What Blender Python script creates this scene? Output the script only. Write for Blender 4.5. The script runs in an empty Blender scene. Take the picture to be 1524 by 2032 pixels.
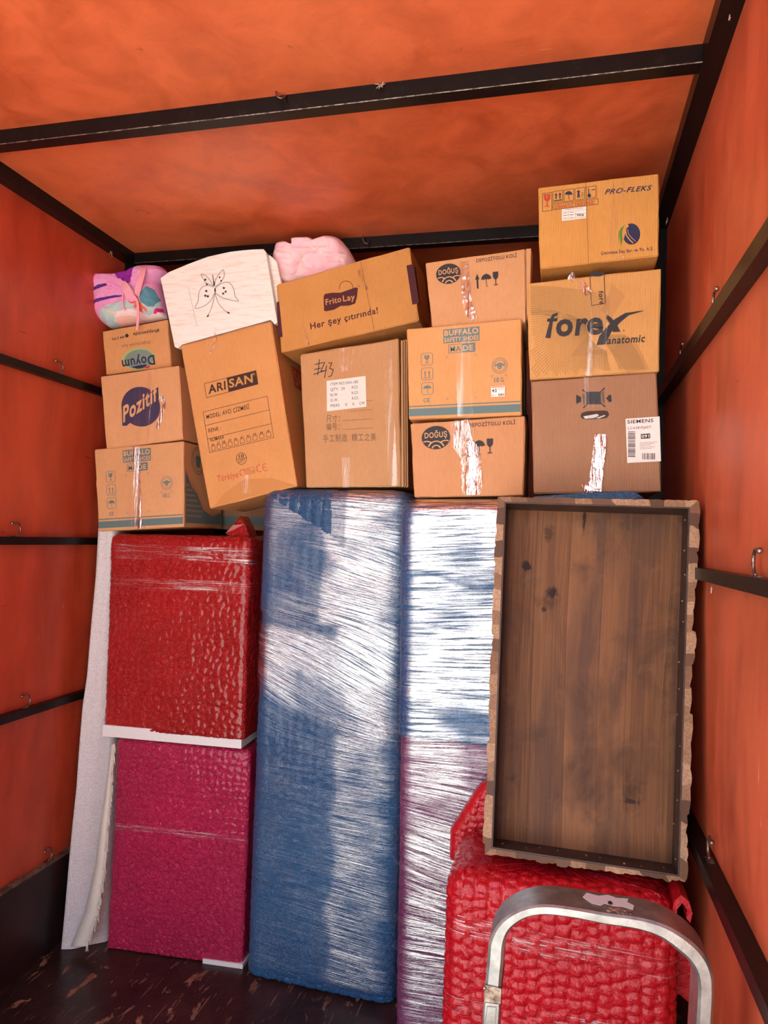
import bpy, math, random
import numpy as np
from mathutils import Vector, Matrix
from mathutils.geometry import tessellate_polygon

random.seed(7)
S = bpy.context.scene
COL = S.collection

# ------------------------------------------------------------------ camera
W_, H_ = 1524.0, 2032.0
FPX = 1421.0
ey = np.array([348.0, 63.0, 1421.0]); ey /= np.linalg.norm(ey)
ex = np.array([5782.0, 143.0, -1421.0]); ex -= ey * ex.dot(ey); ex /= np.linalg.norm(ex)
up = np.cross(ex, ey)                      # camera frame is (right, down, forward)
CAM = np.array([0.0, 0.0, 1.72])
cd = bpy.data.cameras.new('camera'); cam = bpy.data.objects.new('camera', cd); COL.objects.link(cam)
cd.sensor_fit = 'HORIZONTAL'; cd.sensor_width = 36.0; cd.lens = 36.0 * FPX / W_
cd.clip_start = 0.02
right = np.array([ex[0], ey[0], up[0]]); down = np.array([ex[1], ey[1], up[1]]); fwd = np.array([ex[2], ey[2], up[2]])
M = Matrix.Identity(4)
for i in range(3):
    M[i][0] = right[i]; M[i][1] = -down[i]; M[i][2] = -fwd[i]; M[i][3] = CAM[i]
cam.matrix_world = M
S.camera = cam

# ------------------------------------------------------------------ light
S.view_settings.view_transform = 'Standard'; S.view_settings.look = 'None'
S.view_settings.gamma = 1.0; S.view_settings.use_curve_mapping = False
S.view_settings.exposure = 0.12
SKY_K = 3.2
SUN_E = 26.0
w = bpy.data.worlds.new('world'); S.world = w; w.use_nodes = True
nt = w.node_tree; nt.nodes.clear()
_o = nt.nodes.new('ShaderNodeOutputWorld'); _b = nt.nodes.new('ShaderNodeBackground')
_tc = nt.nodes.new('ShaderNodeTexCoord'); _sx = nt.nodes.new('ShaderNodeSeparateXYZ'); _r = nt.nodes.new('ShaderNodeValToRGB')
nt.links.new(_tc.outputs['Generated'], _sx.inputs[0]); nt.links.new(_sx.outputs[2], _r.inputs[0])
_m = nt.nodes.new('ShaderNodeMapRange'); _m.inputs['From Min'].default_value = -1; _m.inputs['From Max'].default_value = 1
_m.inputs['To Min'].default_value = 1.7; _m.inputs['To Max'].default_value = 0.2      # the hazy sky is brightest on the sun's side
nt.links.new(_sx.outputs[0], _m.inputs['Value']); _v = nt.nodes.new('ShaderNodeVectorMath'); _v.operation = 'SCALE'
nt.links.new(_r.outputs[0], _v.inputs[0]); nt.links.new(_m.outputs[0], _v.inputs['Scale'])
nt.links.new(_v.outputs[0], _b.inputs[0]); nt.links.new(_b.outputs[0], _o.inputs[0])
_r.color_ramp.elements[0].position = 0.0; _r.color_ramp.elements[0].color = (1.0, 0.95, 0.87, 1)
_r.color_ramp.elements[1].position = 0.75; _r.color_ramp.elements[1].color = (0.42, 0.62, 1.0, 1)
_e = _r.color_ramp.elements.new(0.25); _e.color = (0.88, 0.93, 1.0, 1)
_b.inputs[1].default_value = SKY_K
sd = bpy.data.lights.new('sun', 'SUN'); sun = bpy.data.objects.new('sun', sd); COL.objects.link(sun)
sd.energy = SUN_E; sd.angle = math.radians(0.6); sd.color = (1.0, 0.93, 0.82)
# the sun stands high over the truck's flank, it lights the yard behind the open tail
sun.rotation_euler = Vector((0.55, 0.16, -1.0)).to_track_quat('-Z', 'Y').to_euler()
sun.location = (-3, -1, 6)

# ------------------------------------------------------------------ helpers
def ray(px, py):
    r = np.array([px - W_ / 2, py - H_ / 2, FPX])
    return np.array([r.dot(ex), r.dot(ey), r.dot(up)])
def atY(px, py, Y):
    r = ray(px, py); return CAM + r * (Y / r[1])
def atX(px, py, X):
    r = ray(px, py); return CAM + r * (X / r[0])
class Plane:
    def __init__(s, o, n):
        s.o = np.array(o, float); s.n = np.array(n, float); s.n /= np.linalg.norm(s.n)
        if s.n[1] < 0: s.n = -s.n              # n points away from the tail gate
    def at(s, px, py, off=0.0):
        r = ray(px, py); t = (s.o - CAM).dot(s.n) / r.dot(s.n)
        return CAM + r * t - s.n * off
def plane3(a, b, c):
    return Plane(a, np.cross(b - a, c - a))

def hsh(ix, iy, seed):
    h = (ix.astype(np.int64) * 374761393 + iy.astype(np.int64) * 668265263 + seed * 1442695041) & 0xffffffff
    h = ((h ^ (h >> 13)) * 1274126177) & 0xffffffff
    h = h ^ (h >> 16)
    return (h & 0xffffff) / float(0xffffff)
def vnoise(x, y, seed=0):
    x = np.asarray(x, float); y = np.asarray(y, float)
    ix = np.floor(x); iy = np.floor(y); fx = x - ix; fy = y - iy
    fx = fx * fx * (3 - 2 * fx); fy = fy * fy * (3 - 2 * fy)
    a = hsh(ix, iy, seed); b = hsh(ix + 1, iy, seed); c = hsh(ix, iy + 1, seed); d = hsh(ix + 1, iy + 1, seed)
    return (a * (1 - fx) + b * fx) * (1 - fy) + (c * (1 - fx) + d * fx) * fy
def fbm(x, y, seed=0, o=4):
    s = 0; a = 0.5
    for k in range(o):
        s = s + a * vnoise(x * 2 ** k, y * 2 ** k, seed + k * 17); a *= 0.5
    return s
def ridge(x, y, seed=0, o=3):
    s = 0; a = 0.55
    for k in range(o):
        s = s + a * (1 - np.abs(2 * vnoise(x * 2 ** k, y * 2 ** k, seed + k * 31) - 1)); a *= 0.5
    return s
def worley(x, y, seed=0, jit=0.8):
    x = np.asarray(x, float); y = np.asarray(y, float)
    ix = np.floor(x); iy = np.floor(y)
    f1 = np.full(x.shape, 9.0); f2 = np.full(x.shape, 9.0)
    for dx in (-1, 0, 1):
        for dy in (-1, 0, 1):
            cx = ix + dx + 0.5 + (hsh(ix + dx, iy + dy, seed) - 0.5) * jit
            cy = iy + dy + 0.5 + (hsh(ix + dx, iy + dy, seed + 5) - 0.5) * jit
            d = np.sqrt((cx - x) ** 2 + (cy - y) ** 2)
            m = d < f1
            f2 = np.where(m, f1, np.minimum(f2, d)); f1 = np.where(m, d, f1)
    return f1, f2

def thing(name, label, cat, loc=(0, 0, 0), group=None):
    o = bpy.data.objects.new(name, None); COL.objects.link(o); o.location = tuple(loc)
    o.empty_display_size = 0.05
    o['label'] = label; o['category'] = cat
    if group: o['group'] = group
    return o
def tag(o, label, cat, group=None):
    o['label'] = label; o['category'] = cat
    if group: o['group'] = group
    return o
def mesh_obj(name, V, F, mats, parent=None, mi=None, smooth=False, base=None, uv=None, attr=None):
    """V are world coordinates; the mesh is stored about its parent's base (or its own base)."""
    V = np.asarray(V, float).reshape(-1, 3)
    if parent is not None: off = np.array(parent_world(parent))
    elif base is not None: off = np.array(base)
    else:
        off = np.array([(V[:, 0].min() + V[:, 0].max()) / 2, (V[:, 1].min() + V[:, 1].max()) / 2, V[:, 2].min()])
    me = bpy.data.meshes.new(name)
    me.from_pydata((V - off).tolist(), [], [tuple(int(i) for i in f) for f in F])
    if not isinstance(mats, (list, tuple)): mats = [mats]
    for m in mats: me.materials.append(m)
    if mi is not None: me.polygons.foreach_set('material_index', np.asarray(mi, dtype=np.int32))
    if smooth: me.polygons.foreach_set('use_smooth', np.ones(len(me.polygons), dtype=bool))
    if uv is not None:
        l = me.uv_layers.new(name='UVMap'); idx = np.empty(len(me.loops), dtype=np.int32)
        me.loops.foreach_get('vertex_index', idx)
        l.data.foreach_set('uv', np.asarray(uv, dtype=np.float32)[idx].ravel())
    if attr is not None:
        at = me.attributes.new('layers', 'FLOAT', 'POINT'); at.data.foreach_set('value', np.asarray(attr, dtype=np.float32))  # film density, bright reflections drawn into it
    me.update()
    o = bpy.data.objects.new(name, me); COL.objects.link(o)
    if parent is not None:
        o.parent = parent
    else: o.location = tuple(off)
    return o
def parent_world(p):
    v = Vector((0, 0, 0))
    while p is not None:
        v = v + p.location; p = p.parent
    return v
def struct(name, V, F, mats, **k):
    o = mesh_obj(name, V, F, mats, **k); o['kind'] = 'structure'; return o

def box_vf(x0, x1, y0, y1, z0, z1):
    V = [(x, y, z) for z in (z0, z1) for y in (y0, y1) for x in (x0, x1)]
    F = [(0, 2, 3, 1), (4, 5, 7, 6), (0, 1, 5, 4), (2, 6, 7, 3), (0, 4, 6, 2), (1, 3, 7, 5)]
    return V, F
def join_vf(parts):
    V = []; F = []
    for v, f in parts:
        n = len(V); V += [tuple(p) for p in v]; F += [tuple(i + n for i in q) for q in f]
    return V, F
def tube_vf(pts, rad, n=8, cap=True):
    P = [np.array(p, float) for p in pts]; V = []; F = []
    if not isinstance(rad, (list, tuple)): rad = [rad] * len(P)
    t0 = P[1] - P[0]; t0 /= np.linalg.norm(t0)
    a = np.array([0, 0, 1.0]) if abs(t0[2]) < 0.9 else np.array([1.0, 0, 0])
    u = np.cross(t0, a); u /= np.linalg.norm(u)
    for i, p in enumerate(P):
        t = P[min(i + 1, len(P) - 1)] - P[max(i - 1, 0)]; t /= (np.linalg.norm(t) + 1e-12)
        u = u - t * u.dot(t); u /= np.linalg.norm(u); v = np.cross(t, u)
        for k in range(n):
            an = 2 * math.pi * k / n
            V.append(p + (u * math.cos(an) + v * math.sin(an)) * rad[i])
    for i in range(len(P) - 1):
        for k in range(n):
            F.append((i * n + k, i * n + (k + 1) % n, (i + 1) * n + (k + 1) % n, (i + 1) * n + k))
    if cap:
        F.append(tuple(range(n))[::-1]); F.append(tuple((len(P) - 1) * n + k for k in range(n)))
    return V, F
def ball_vf(c, r, n=10):
    V = []; F = []; c = np.array(c, float)
    if not isinstance(r, (tuple, list)): r = (r, r, r)
    for i in range(n + 1):
        th = math.pi * i / n
        for k in range(n):
            ph = 2 * math.pi * k / n
            V.append(c + np.array([r[0] * math.sin(th) * math.cos(ph), r[1] * math.sin(th) * math.sin(ph), r[2] * math.cos(th)]))
    for i in range(n):
        for k in range(n):
            F.append((i * n + k, i * n + (k + 1) % n, (i + 1) * n + (k + 1) % n, (i + 1) * n + k))
    return V, F
def prism_vf(front, vec):
    """front: list of 3D points (any simple polygon), extruded by vec."""
    n = len(front); front = [np.array(p, float) for p in front]; vec = np.array(vec, float)
    V = front + [p + vec for p in front]
    tr = tessellate_polygon([[Vector(p) for p in front]])
    F = [tuple(t) for t in tr] + [tuple(i + n for i in t[::-1]) for t in tr]
    F += [(i, (i + 1) % n, n + (i + 1) % n, n + i) for i in range(n)]
    return V, F

# ------------------------------------------------------------------ materials
def lin(r, g, b):
    f = lambda c: (c / 255.0) / 12.92 if c / 255.0 <= 0.04045 else ((c / 255.0 + 0.055) / 1.055) ** 2.4
    return (f(r), f(g), f(b), 1.0)
class MT:
    """tiny node builder"""
    def __init__(s, name, col=(0.5, 0.5, 0.5, 1), rough=0.5, metal=0.0, spec=0.5, coat=0.0, coat_rough=0.1):
        s.m = bpy.data.materials.new(name); s.m.use_nodes = True; s.t = s.m.node_tree
        s.b = s.t.nodes['Principled BSDF']
        s.set(col, rough, metal, spec, coat, coat_rough)
        s.tc = None
    def set(s, col, rough, metal, spec, coat, cr):
        b = s.b.inputs; b['Base Color'].default_value = col; b['Roughness'].default_value = rough
        b['Metallic'].default_value = metal; b['Specular IOR Level'].default_value = spec
        b['Coat Weight'].default_value = coat; b['Coat Roughness'].default_value = cr
    def n(s, kind, **k):
        nd = s.t.nodes.new(kind)
        for a, v in k.items(): setattr(nd, a, v)
        return nd
    def l(s, a, b): s.t.links.new(a, b)
    def obj(s, scale=(1, 1, 1), rot=(0, 0, 0), src='Object'):
        if s.tc is None: s.tc = s.n('ShaderNodeTexCoord')
        mp = s.n('ShaderNodeMapping'); mp.inputs['Scale'].default_value = scale; mp.inputs['Rotation'].default_value = rot
        s.l(s.tc.outputs[src], mp.inputs['Vector']); return mp.outputs[0]
    def noise(s, vec, scale, detail=4, rough=0.55, dist=0.0):
        nd = s.n('ShaderNodeTexNoise'); nd.inputs['Scale'].default_value = scale; nd.inputs['Detail'].default_value = detail
        nd.inputs['Roughness'].default_value = rough; nd.inputs['Distortion'].default_value = dist
        s.l(vec, nd.inputs['Vector']); return nd.outputs['Fac']
    def ramp(s, fac, stops, interp='LINEAR'):
        r = s.n('ShaderNodeValToRGB'); cr = r.color_ramp; cr.interpolation = interp
        while len(cr.elements) < len(stops): cr.elements.new(0.5)
        for e, (p, c) in zip(cr.elements, stops):
            e.position = p; e.color = c if len(c) == 4 else (*c, 1)
        s.l(fac, r.inputs[0]); return r.outputs[0]
    def mix(s, fac, a, b, blend='MIX'):
        m = s.n('ShaderNodeMix', data_type='RGBA', blend_type=blend)
        for sock, v in ((m.inputs[0], fac), (m.inputs[6], a), (m.inputs[7], b)):
            if hasattr(v, 'is_linked') or isinstance(v, bpy.types.NodeSocket): s.l(v, sock)
            else: sock.default_value = v
        return m.outputs[2]
    def math(s, op, a, b=0.0, clamp=False):
        m = s.n('ShaderNodeMath', operation=op, use_clamp=clamp)
        for sock, v in ((m.inputs[0], a), (m.inputs[1], b)):
            if isinstance(v, bpy.types.NodeSocket): s.l(v, sock)
            else: sock.default_value = v
        return m.outputs[0]
    def bump(s, h, dist, strength=1.0, prev=None, to=True):
        b = s.n('ShaderNodeBump'); b.inputs['Strength'].default_value = strength; b.inputs['Distance'].default_value = dist
        s.l(h, b.inputs['Height'])
        if prev is not None: s.l(prev, b.inputs['Normal'])
        if to: s.l(b.outputs[0], s.b.inputs['Normal'])
        return b.outputs[0]
    def base(s, c): s.l(c, s.b.inputs['Base Color'])
    def rgh(s, c): s.l(c, s.b.inputs['Roughness'])
BL = (0, 0, 0, 1); WH = (1, 1, 1, 1)
def g(v): return (v, v, v, 1)

def board_mat(name, col, seed=0.0):
    k = MT(name, col, 0.42, spec=0.45)
    v = k.obj((1, 1, 1)); vs = k.obj((2.0, 2.0, 0.55), (0.2, 0.1, 0.3))
    dirt = k.noise(vs, 3.0 + seed, 7, 0.65, 0.6)
    c = k.mix(k.ramp(dirt, [(0.30, g(1)), (0.62, g(0))]), col, (col[0] * 0.62, col[1] * 0.5, col[2] * 0.45, 1))
    big = k.noise(v, 1.1 + seed, 3, 0.5, 0.3)
    c = k.mix(k.ramp(big, [(0.35, g(0)), (0.7, g(0.32))]), c, (min(col[0] * 1.12, 1), col[1] * 1.7, col[2] * 1.8, 1))
    # scuffs: thin dark smears and thin pale scratches
    sm = k.noise(k.obj((1.5, 1.5, 9.0), (0.5, 0.35, 0.0)), 5.0, 5, 0.7, 0.4)
    pat = k.noise(v, 2.3, 2, 0.5)
    fac = k.math('MULTIPLY', k.ramp(sm, [(0.66, g(0)), (0.72, g(0.8))]), k.ramp(pat, [(0.45, g(0)), (0.6, g(1))]))
    c = k.mix(fac, c, (col[0] * 0.22, col[1] * 0.2, col[2] * 0.3, 1))
    sc = k.noise(k.obj((1.0, 18.0, 2.0), (0.3, 0.9, 0.7)), 2.2, 3, 0.5, 1.2)
    fac2 = k.math('MULTIPLY', k.ramp(sc, [(0.745, g(0)), (0.76, g(0.6))]), k.ramp(pat, [(0.55, g(1)), (0.6, g(0))]))
    c = k.mix(fac2, c, (0.9, 0.42, 0.25, 1))
    k.base(c)
    k.rgh(k.ramp(dirt, [(0.2, g(0.30)), (0.8, g(0.52))]))
    k.bump(k.noise(v, 7.0, 4, 0.5), 0.010, 0.5)
    return k.m
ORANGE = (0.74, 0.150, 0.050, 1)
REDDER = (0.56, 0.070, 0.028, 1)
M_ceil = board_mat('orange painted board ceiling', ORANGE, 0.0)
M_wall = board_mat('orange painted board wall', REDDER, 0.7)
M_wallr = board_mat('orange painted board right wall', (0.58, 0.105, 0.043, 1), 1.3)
k = MT('black painted steel', (0.012, 0.010, 0.009, 1), 0.34, spec=0.22)
v = k.obj(); k.base(k.ramp(k.noise(v, 35, 6, 0.7), [(0.55, (0.006, 0.005, 0.005, 1)), (0.70, (0.020, 0.014, 0.011, 1)), (0.78, (0.08, 0.045, 0.03, 1))]))
k.bump(k.noise(v, 60, 3), 0.001, 0.5); M_steel = k.m
k = MT('worn weld edge', (0.16, 0.13, 0.11, 1), 0.45, metal=0.5)
v = k.obj(); k.base(k.ramp(k.noise(v, 50, 4, 0.7), [(0.4, (0.03, 0.022, 0.018, 1)), (0.6, (0.28, 0.22, 0.18, 1))])); M_edge = k.m

k = MT('chipped dark floor board', (0.03, 0.015, 0.012, 1), 0.34, spec=0.25)
v = k.obj(); vs = k.obj((6.5, 2.6, 5.5), (0, 0, math.radians(-32)))
chip = k.noise(vs, 2.6, 8, 0.68, 0.5); pm = k.noise(v, 1.7, 3, 0.5)
gr = k.noise(k.obj((30, 1.5, 30), (0, 0, math.radians(-25))), 3.0, 5, 0.7, 0.3)
c = k.mix(k.ramp(k.noise(v, 5, 5, 0.6), [(0.35, g(0)), (0.7, g(1))]), (0.022, 0.010, 0.009, 1), (0.060, 0.026, 0.021, 1))
m1 = k.math('MULTIPLY', k.ramp(chip, [(0.590, g(0)), (0.600, g(1))]), k.ramp(pm, [(0.47, g(0)), (0.54, g(1))]))
c = k.mix(m1, c, k.ramp(k.noise(v, 40, 4), [(0.3, (0.17, 0.075, 0.04, 1)), (0.7, (0.36, 0.19, 0.115, 1))]))
m2 = k.ramp(gr, [(0.645, g(0)), (0.67, g(0.85))]); c = k.mix(m2, c, (0.30, 0.17, 0.11, 1))
k.base(c); k.rgh(k.math('ADD', k.math('MULTIPLY', m1, 0.35), 0.30))
k.bump(k.math('ADD', k.math('MULTIPLY', m1, -1.0), k.noise(v, 45, 4)), 0.0015, 0.7); M_floor = k.m
k = MT('dark skirting board', (0.012, 0.009, 0.009, 1), 0.42, spec=0.4)
v = k.obj(); chip = k.noise(k.obj((7, 7, 10)), 2.4, 6, 0.65, 0.3); ln = k.noise(k.obj((2, 2, 60), (math.radians(12), 0, 0)), 1.3, 3, 0.5, 0.4)
c = k.ramp(k.noise(v, 4, 4), [(0.35, (0.010, 0.007, 0.007, 1)), (0.7, (0.040, 0.012, 0.014, 1))])
c = k.mix(k.ramp(chip, [(0.69, g(0)), (0.70, g(1))]), c, (0.42, 0.24, 0.14, 1)); c = k.mix(k.ramp(ln, [(0.72, g(0)), (0.735, g(0.9))]), c, (0.33, 0.19, 0.13, 1))
k.base(c); M_skirt = k.m
k = MT('raw wood edge', (0.16, 0.085, 0.045, 1), 0.7); v = k.obj((3, 3, 3)); k.base(k.ramp(k.noise(v, 8, 5, 0.7), [(0.35, (0.035, 0.02, 0.013, 1)), (0.65, (0.26, 0.14, 0.08, 1))])); M_rawedge = k.m
k = MT('concrete yard', (0.52, 0.50, 0.46, 1), 0.9, spec=0.2); v = k.obj(); k.base(k.ramp(k.noise(v, 0.8, 6), [(0.3, (0.42, 0.40, 0.37, 1)), (0.7, (0.62, 0.60, 0.56, 1))])); M_yard = k.m
k = MT('hook steel', (0.22, 0.16, 0.12, 1), 0.35, metal=0.9); v = k.obj(); k.base(k.ramp(k.noise(v, 90, 3), [(0.35, (0.10, 0.06, 0.04, 1)), (0.7, (0.40, 0.32, 0.26, 1))])); M_hook = k.m
k = MT('sisal string', (0.55, 0.42, 0.30, 1), 0.9); v = k.obj(); k.base(k.ramp(k.noise(v, 60, 3), [(0.3, (0.35, 0.25, 0.16, 1)), (0.7, (0.75, 0.62, 0.48, 1))])); M_string = k.m
k = MT('clear tape scrap', (0.45, 0.40, 0.36, 1), 0.15, spec=0.8, coat=1.0); k.bump(k.noise(k.obj(), 90, 3), 0.004, 1.0); M_scrap = k.m

def card_mat(name, col, corr='x', seed=0):
    k = MT(name, col, 0.68, spec=0.28)
    v = k.obj()
    c = k.mix(k.ramp(k.noise(v, 4.0 + seed, 4, 0.6), [(0.3, g(0)), (0.75, g(1))]), (col[0] * 0.93, col[1] * 0.90, col[2] * 0.86, 1), (min(col[0] * 1.05, 1), col[1] * 1.06, col[2] * 1.10, 1))
    fib = k.noise(k.obj((1, 1, 0.15) if corr == 'x' else (0.15, 1, 1)), 260, 2, 0.5)
    c = k.mix(k.ramp(fib, [(0.35, g(0.22)), (0.6, g(0))]), c, (col[0] * 0.72, col[1] * 0.68, col[2] * 0.62, 1))
    scuff = k.noise(k.obj((1, 1, 0.5)), 11 + seed, 6, 0.7, 0.5)
    c = k.mix(k.ramp(scuff, [(0.66, g(0)), (0.74, g(0.35))]), c, (col[0] * 0.6, col[1] * 0.55, col[2] * 0.5, 1))
    k.base(c)
    wv = k.n('ShaderNodeTexWave', wave_type='BANDS', bands_direction='X' if corr == 'x' else 'Z')
    wv.inputs['Scale'].default_value = 42; wv.inputs['Distortion'].default_value = 0.6; wv.inputs['Detail'].default_value = 1
    k.l(k.obj(), wv.inputs['Vector'])
    b1 = k.bump(wv.outputs['Fac'], 0.0006, 0.55, to=False)
    k.bump(k.noise(v, 9, 4, 0.6), 0.012, 0.35, prev=b1)
    return k.m
def flat_mat(name, col, rough=0.6, spec=0.3, metal=0.0):
    k = MT(name, col, rough, metal=metal, spec=spec); v = k.obj()
    k.base(k.mix(k.ramp(k.noise(v, 120, 3), [(0.3, g(0.16)), (0.6, g(0))]), col, (col[0] * 0.6 + 0.05, col[1] * 0.6 + 0.04, col[2] * 0.6 + 0.03, 1)))
    return k.m
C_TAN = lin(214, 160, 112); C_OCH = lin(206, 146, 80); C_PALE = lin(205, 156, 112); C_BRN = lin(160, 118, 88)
INK = flat_mat('dark navy ink', (0.028, 0.026, 0.030, 1))
INK_BROWN = flat_mat('dark brown ink', (0.050, 0.022, 0.018, 1))
INK_AUB = flat_mat('aubergine ink', (0.075, 0.012, 0.020, 1))
INK_NAVY = flat_mat('blue ink', (0.020, 0.026, 0.075, 1))
INK_PURP = flat_mat('indigo ink', (0.050, 0.035, 0.085, 1))
INK_TEAL = flat_mat('teal ink', (0.115, 0.185, 0.185, 1))
INK_RED = flat_mat('red ink', (0.50, 0.055, 0.030, 1))
INK_GREEN = flat_mat('green ink', (0.05, 0.22, 0.03, 1))
INK_GREY = flat_mat('grey brown ink', (0.21, 0.125, 0.070, 1))
INK_PEN = flat_mat('marker ink', (0.015, 0.013, 0.015, 1))
INK_LIGHT = flat_mat('pale logo ink', (0.38, 0.46, 0.17, 1))
INK_TAN = flat_mat('unprinted tan knockout', C_TAN, 0.68, 0.28)
INK_OCH = flat_mat('unprinted ochre knockout', C_OCH, 0.68, 0.28)
PAPER = flat_mat('white label paper', (0.80, 0.76, 0.70, 1), 0.55)
PINKPAPER = flat_mat('pinkish label paper', (0.82, 0.70, 0.66, 1), 0.5)

def film_mat(name, amt, white, dens=False, lo=0.40, hi=0.56, rough=0.13, sx=5.0, sy=240.0, bump=0.0025, src='UV', tint=(1, 1, 1, 1), patch=(0.35, 0.55)):
    """clear stretch film: mostly see-through, layered glossy reflection broken up by fine stretched creases"""
    m = bpy.data.materials.new(name); m.use_nodes = True; k = MT.__new__(MT); k.m = m; k.t = m.node_tree; k.tc = None
    k.t.nodes.clear()
    out = k.n('ShaderNodeOutputMaterial'); tr = k.n('ShaderNodeBsdfTransparent'); gl = k.n('ShaderNodeBsdfGlossy'); df = k.n('ShaderNodeBsdfDiffuse')
    m1 = k.n('ShaderNodeMixShader'); m2 = k.n('ShaderNodeMixShader')
    gl.inputs['Color'].default_value = tint; gl.inputs['Roughness'].default_value = rough
    df.inputs['Color'].default_value = (0.85, 0.85, 0.88, 1)
    v = k.obj((sx, sy, 1), src=src)
    st = k.noise(v, 1.0, 5, 0.62, 0.25)
    st2 = k.noise(k.obj((sx * 0.6, sy * 0.18, 1), src=src), 1.0, 4, 0.6, 0.6)
    big = k.noise(k.obj((2.2, 3.2, 1), src=src), 1.6, 3, 0.5, 0.3)
    b = k.n('ShaderNodeBump'); b.inputs['Distance'].default_value = bump; b.inputs['Strength'].default_value = 1.0
    k.l(k.math('ADD', st, k.math('MULTIPLY', st2, 1.6)), b.inputs['Height'])
    k.l(b.outputs[0], gl.inputs['Normal']); 
    fac = k.math('MULTIPLY', k.ramp(st, [(lo, g(0.06)), (hi, g(1))]), k.ramp(big, [(patch[0], g(0.25)), (patch[1], g(1))]))
    f1 = k.math('MULTIPLY', fac, amt)
    dn = None
    if dens:
        at = k.n('ShaderNodeAttribute', attribute_name='layers'); dn = at.outputs['Fac']; f1 = k.math('MULTIPLY', f1, dn)  # film layers, weighted where highlights are drawn in
    f2 = k.math('MULTIPLY', k.math('MULTIPLY', k.ramp(st, [(0.56, g(0)), (0.66, g(1))]), k.ramp(st2, [(0.42, g(0)), (0.6, g(1))])), white, clamp=True)
    if dn is not None: f2 = k.math('MULTIPLY', f2, dn)
    k.l(f1, m1.inputs[0]); k.l(tr.outputs[0], m1.inputs[1]); k.l(gl.outputs[0], m1.inputs[2])
    k.l(f2, m2.inputs[0]); k.l(m1.outputs[0], m2.inputs[1]); k.l(df.outputs[0], m2.inputs[2])
    k.l(m2.outputs[0], out.inputs[0])
    return m
M_film = film_mat('clear stretch film', 0.85, 0.5, dens=True)
M_film2 = film_mat('thick stretch film', 0.9, 0.5, dens=True, sy=150, rough=0.10)
M_film_thin = film_mat('thin film band', 0.45, 0.15, lo=0.52, hi=0.60, rough=0.16, patch=(0.45, 0.6))
M_tape = film_mat('clear packing tape', 0.16, 0.02, lo=0.48, hi=0.62, rough=0.14, sx=30, sy=30, bump=0.004, src='Object')
M_tape_shiny = film_mat('crumpled shiny tape', 0.85, 0.25, rough=0.08, sx=22, sy=22, bump=0.02, src='Object')

def wrap_mat(name, col, cell, bump=0.002, rough=0.30, crease=1.0, coat=0.35, spec=0.5):
    """plastic bubble wrap: film pulled over air cells, so each cell carries small sharp creases"""
    k = MT(name, col, rough, spec=spec, coat=coat, coat_rough=0.09)
    v = k.obj((1, 0.5, 1))
    warp = k.n('ShaderNodeTexNoise'); warp.inputs['Scale'].default_value = 30; warp.inputs['Detail'].default_value = 3; k.l(v, warp.inputs['Vector'])
    vw = k.n('ShaderNodeVectorMath', operation='MULTIPLY_ADD'); k.l(warp.outputs['Color'], vw.inputs[0]); vw.inputs[1].default_value = (0.016, 0.016, 0.016); k.l(v, vw.inputs[2])
    def ve(sc, vec):
        vr = k.n('ShaderNodeTexVoronoi', feature='DISTANCE_TO_EDGE'); vr.inputs['Scale'].default_value = sc; k.l(vec, vr.inputs['Vector']); return vr.outputs['Distance']
    cr1 = k.ramp(ve(1.0 / cell, vw.outputs[0]), [(0.0, g(0)), (0.06, g(0.55)), (0.35, g(1))])
    cr2 = k.ramp(ve(2.1 / cell, vw.outputs[0]), [(0.0, g(0)), (0.10, g(0.8)), (0.25, g(1))])
    rn = k.noise(vw.outputs[0], 55, 4, 0.6, 1.5)
    rid = k.math('ABSOLUTE', k.math('SUBTRACT', rn, 0.5))
    h = k.math('ADD', k.math('MULTIPLY', cr1, 0.9), k.math('MULTIPLY', cr2, 0.40 * crease))
    h = k.math('ADD', h, k.math('MULTIPLY', rid, 2.6 * crease))
    h = k.math('ADD', h, k.math('MULTIPLY', k.noise(k.obj((1, 0.5, 0.5)), 16, 3), 1.2))
    k.bump(h, bump * 2.6, 1.0)
    k.base(k.mix(k.ramp(k.noise(v, 2.5, 3), [(0.35, g(0)), (0.65, g(1))]), col, (col[0] * 0.80, col[1] * 0.7 + 0.002, col[2] * 0.80, 1)))
    return k.m
M_red = wrap_mat('red bubble wrap', (0.56, 0.008, 0.010, 1), 0.026, 0.0024, rough=0.26, coat=0.7)
M_pink = wrap_mat('magenta bubble wrap', (0.66, 0.020, 0.105, 1), 0.025, 0.0020, rough=0.26, coat=0.5)
M_blue = wrap_mat('blue bubble wrap', (0.020, 0.115, 0.27, 1), 0.022, 0.0014, rough=0.34, coat=0.25)
M_purp = wrap_mat('plum bubble wrap', (0.20, 0.040, 0.13, 1), 0.022, 0.0014, rough=0.36, coat=0.2)
M_redbig = wrap_mat('red quilted bubble wrap', (0.50, 0.005, 0.014, 1), 0.030, 0.0008, crease=0.6, rough=0.34, coat=0.35, spec=0.3)
M_white = flat_mat('white melamine', (0.80, 0.78, 0.77, 1), 0.35, 0.5)

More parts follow.
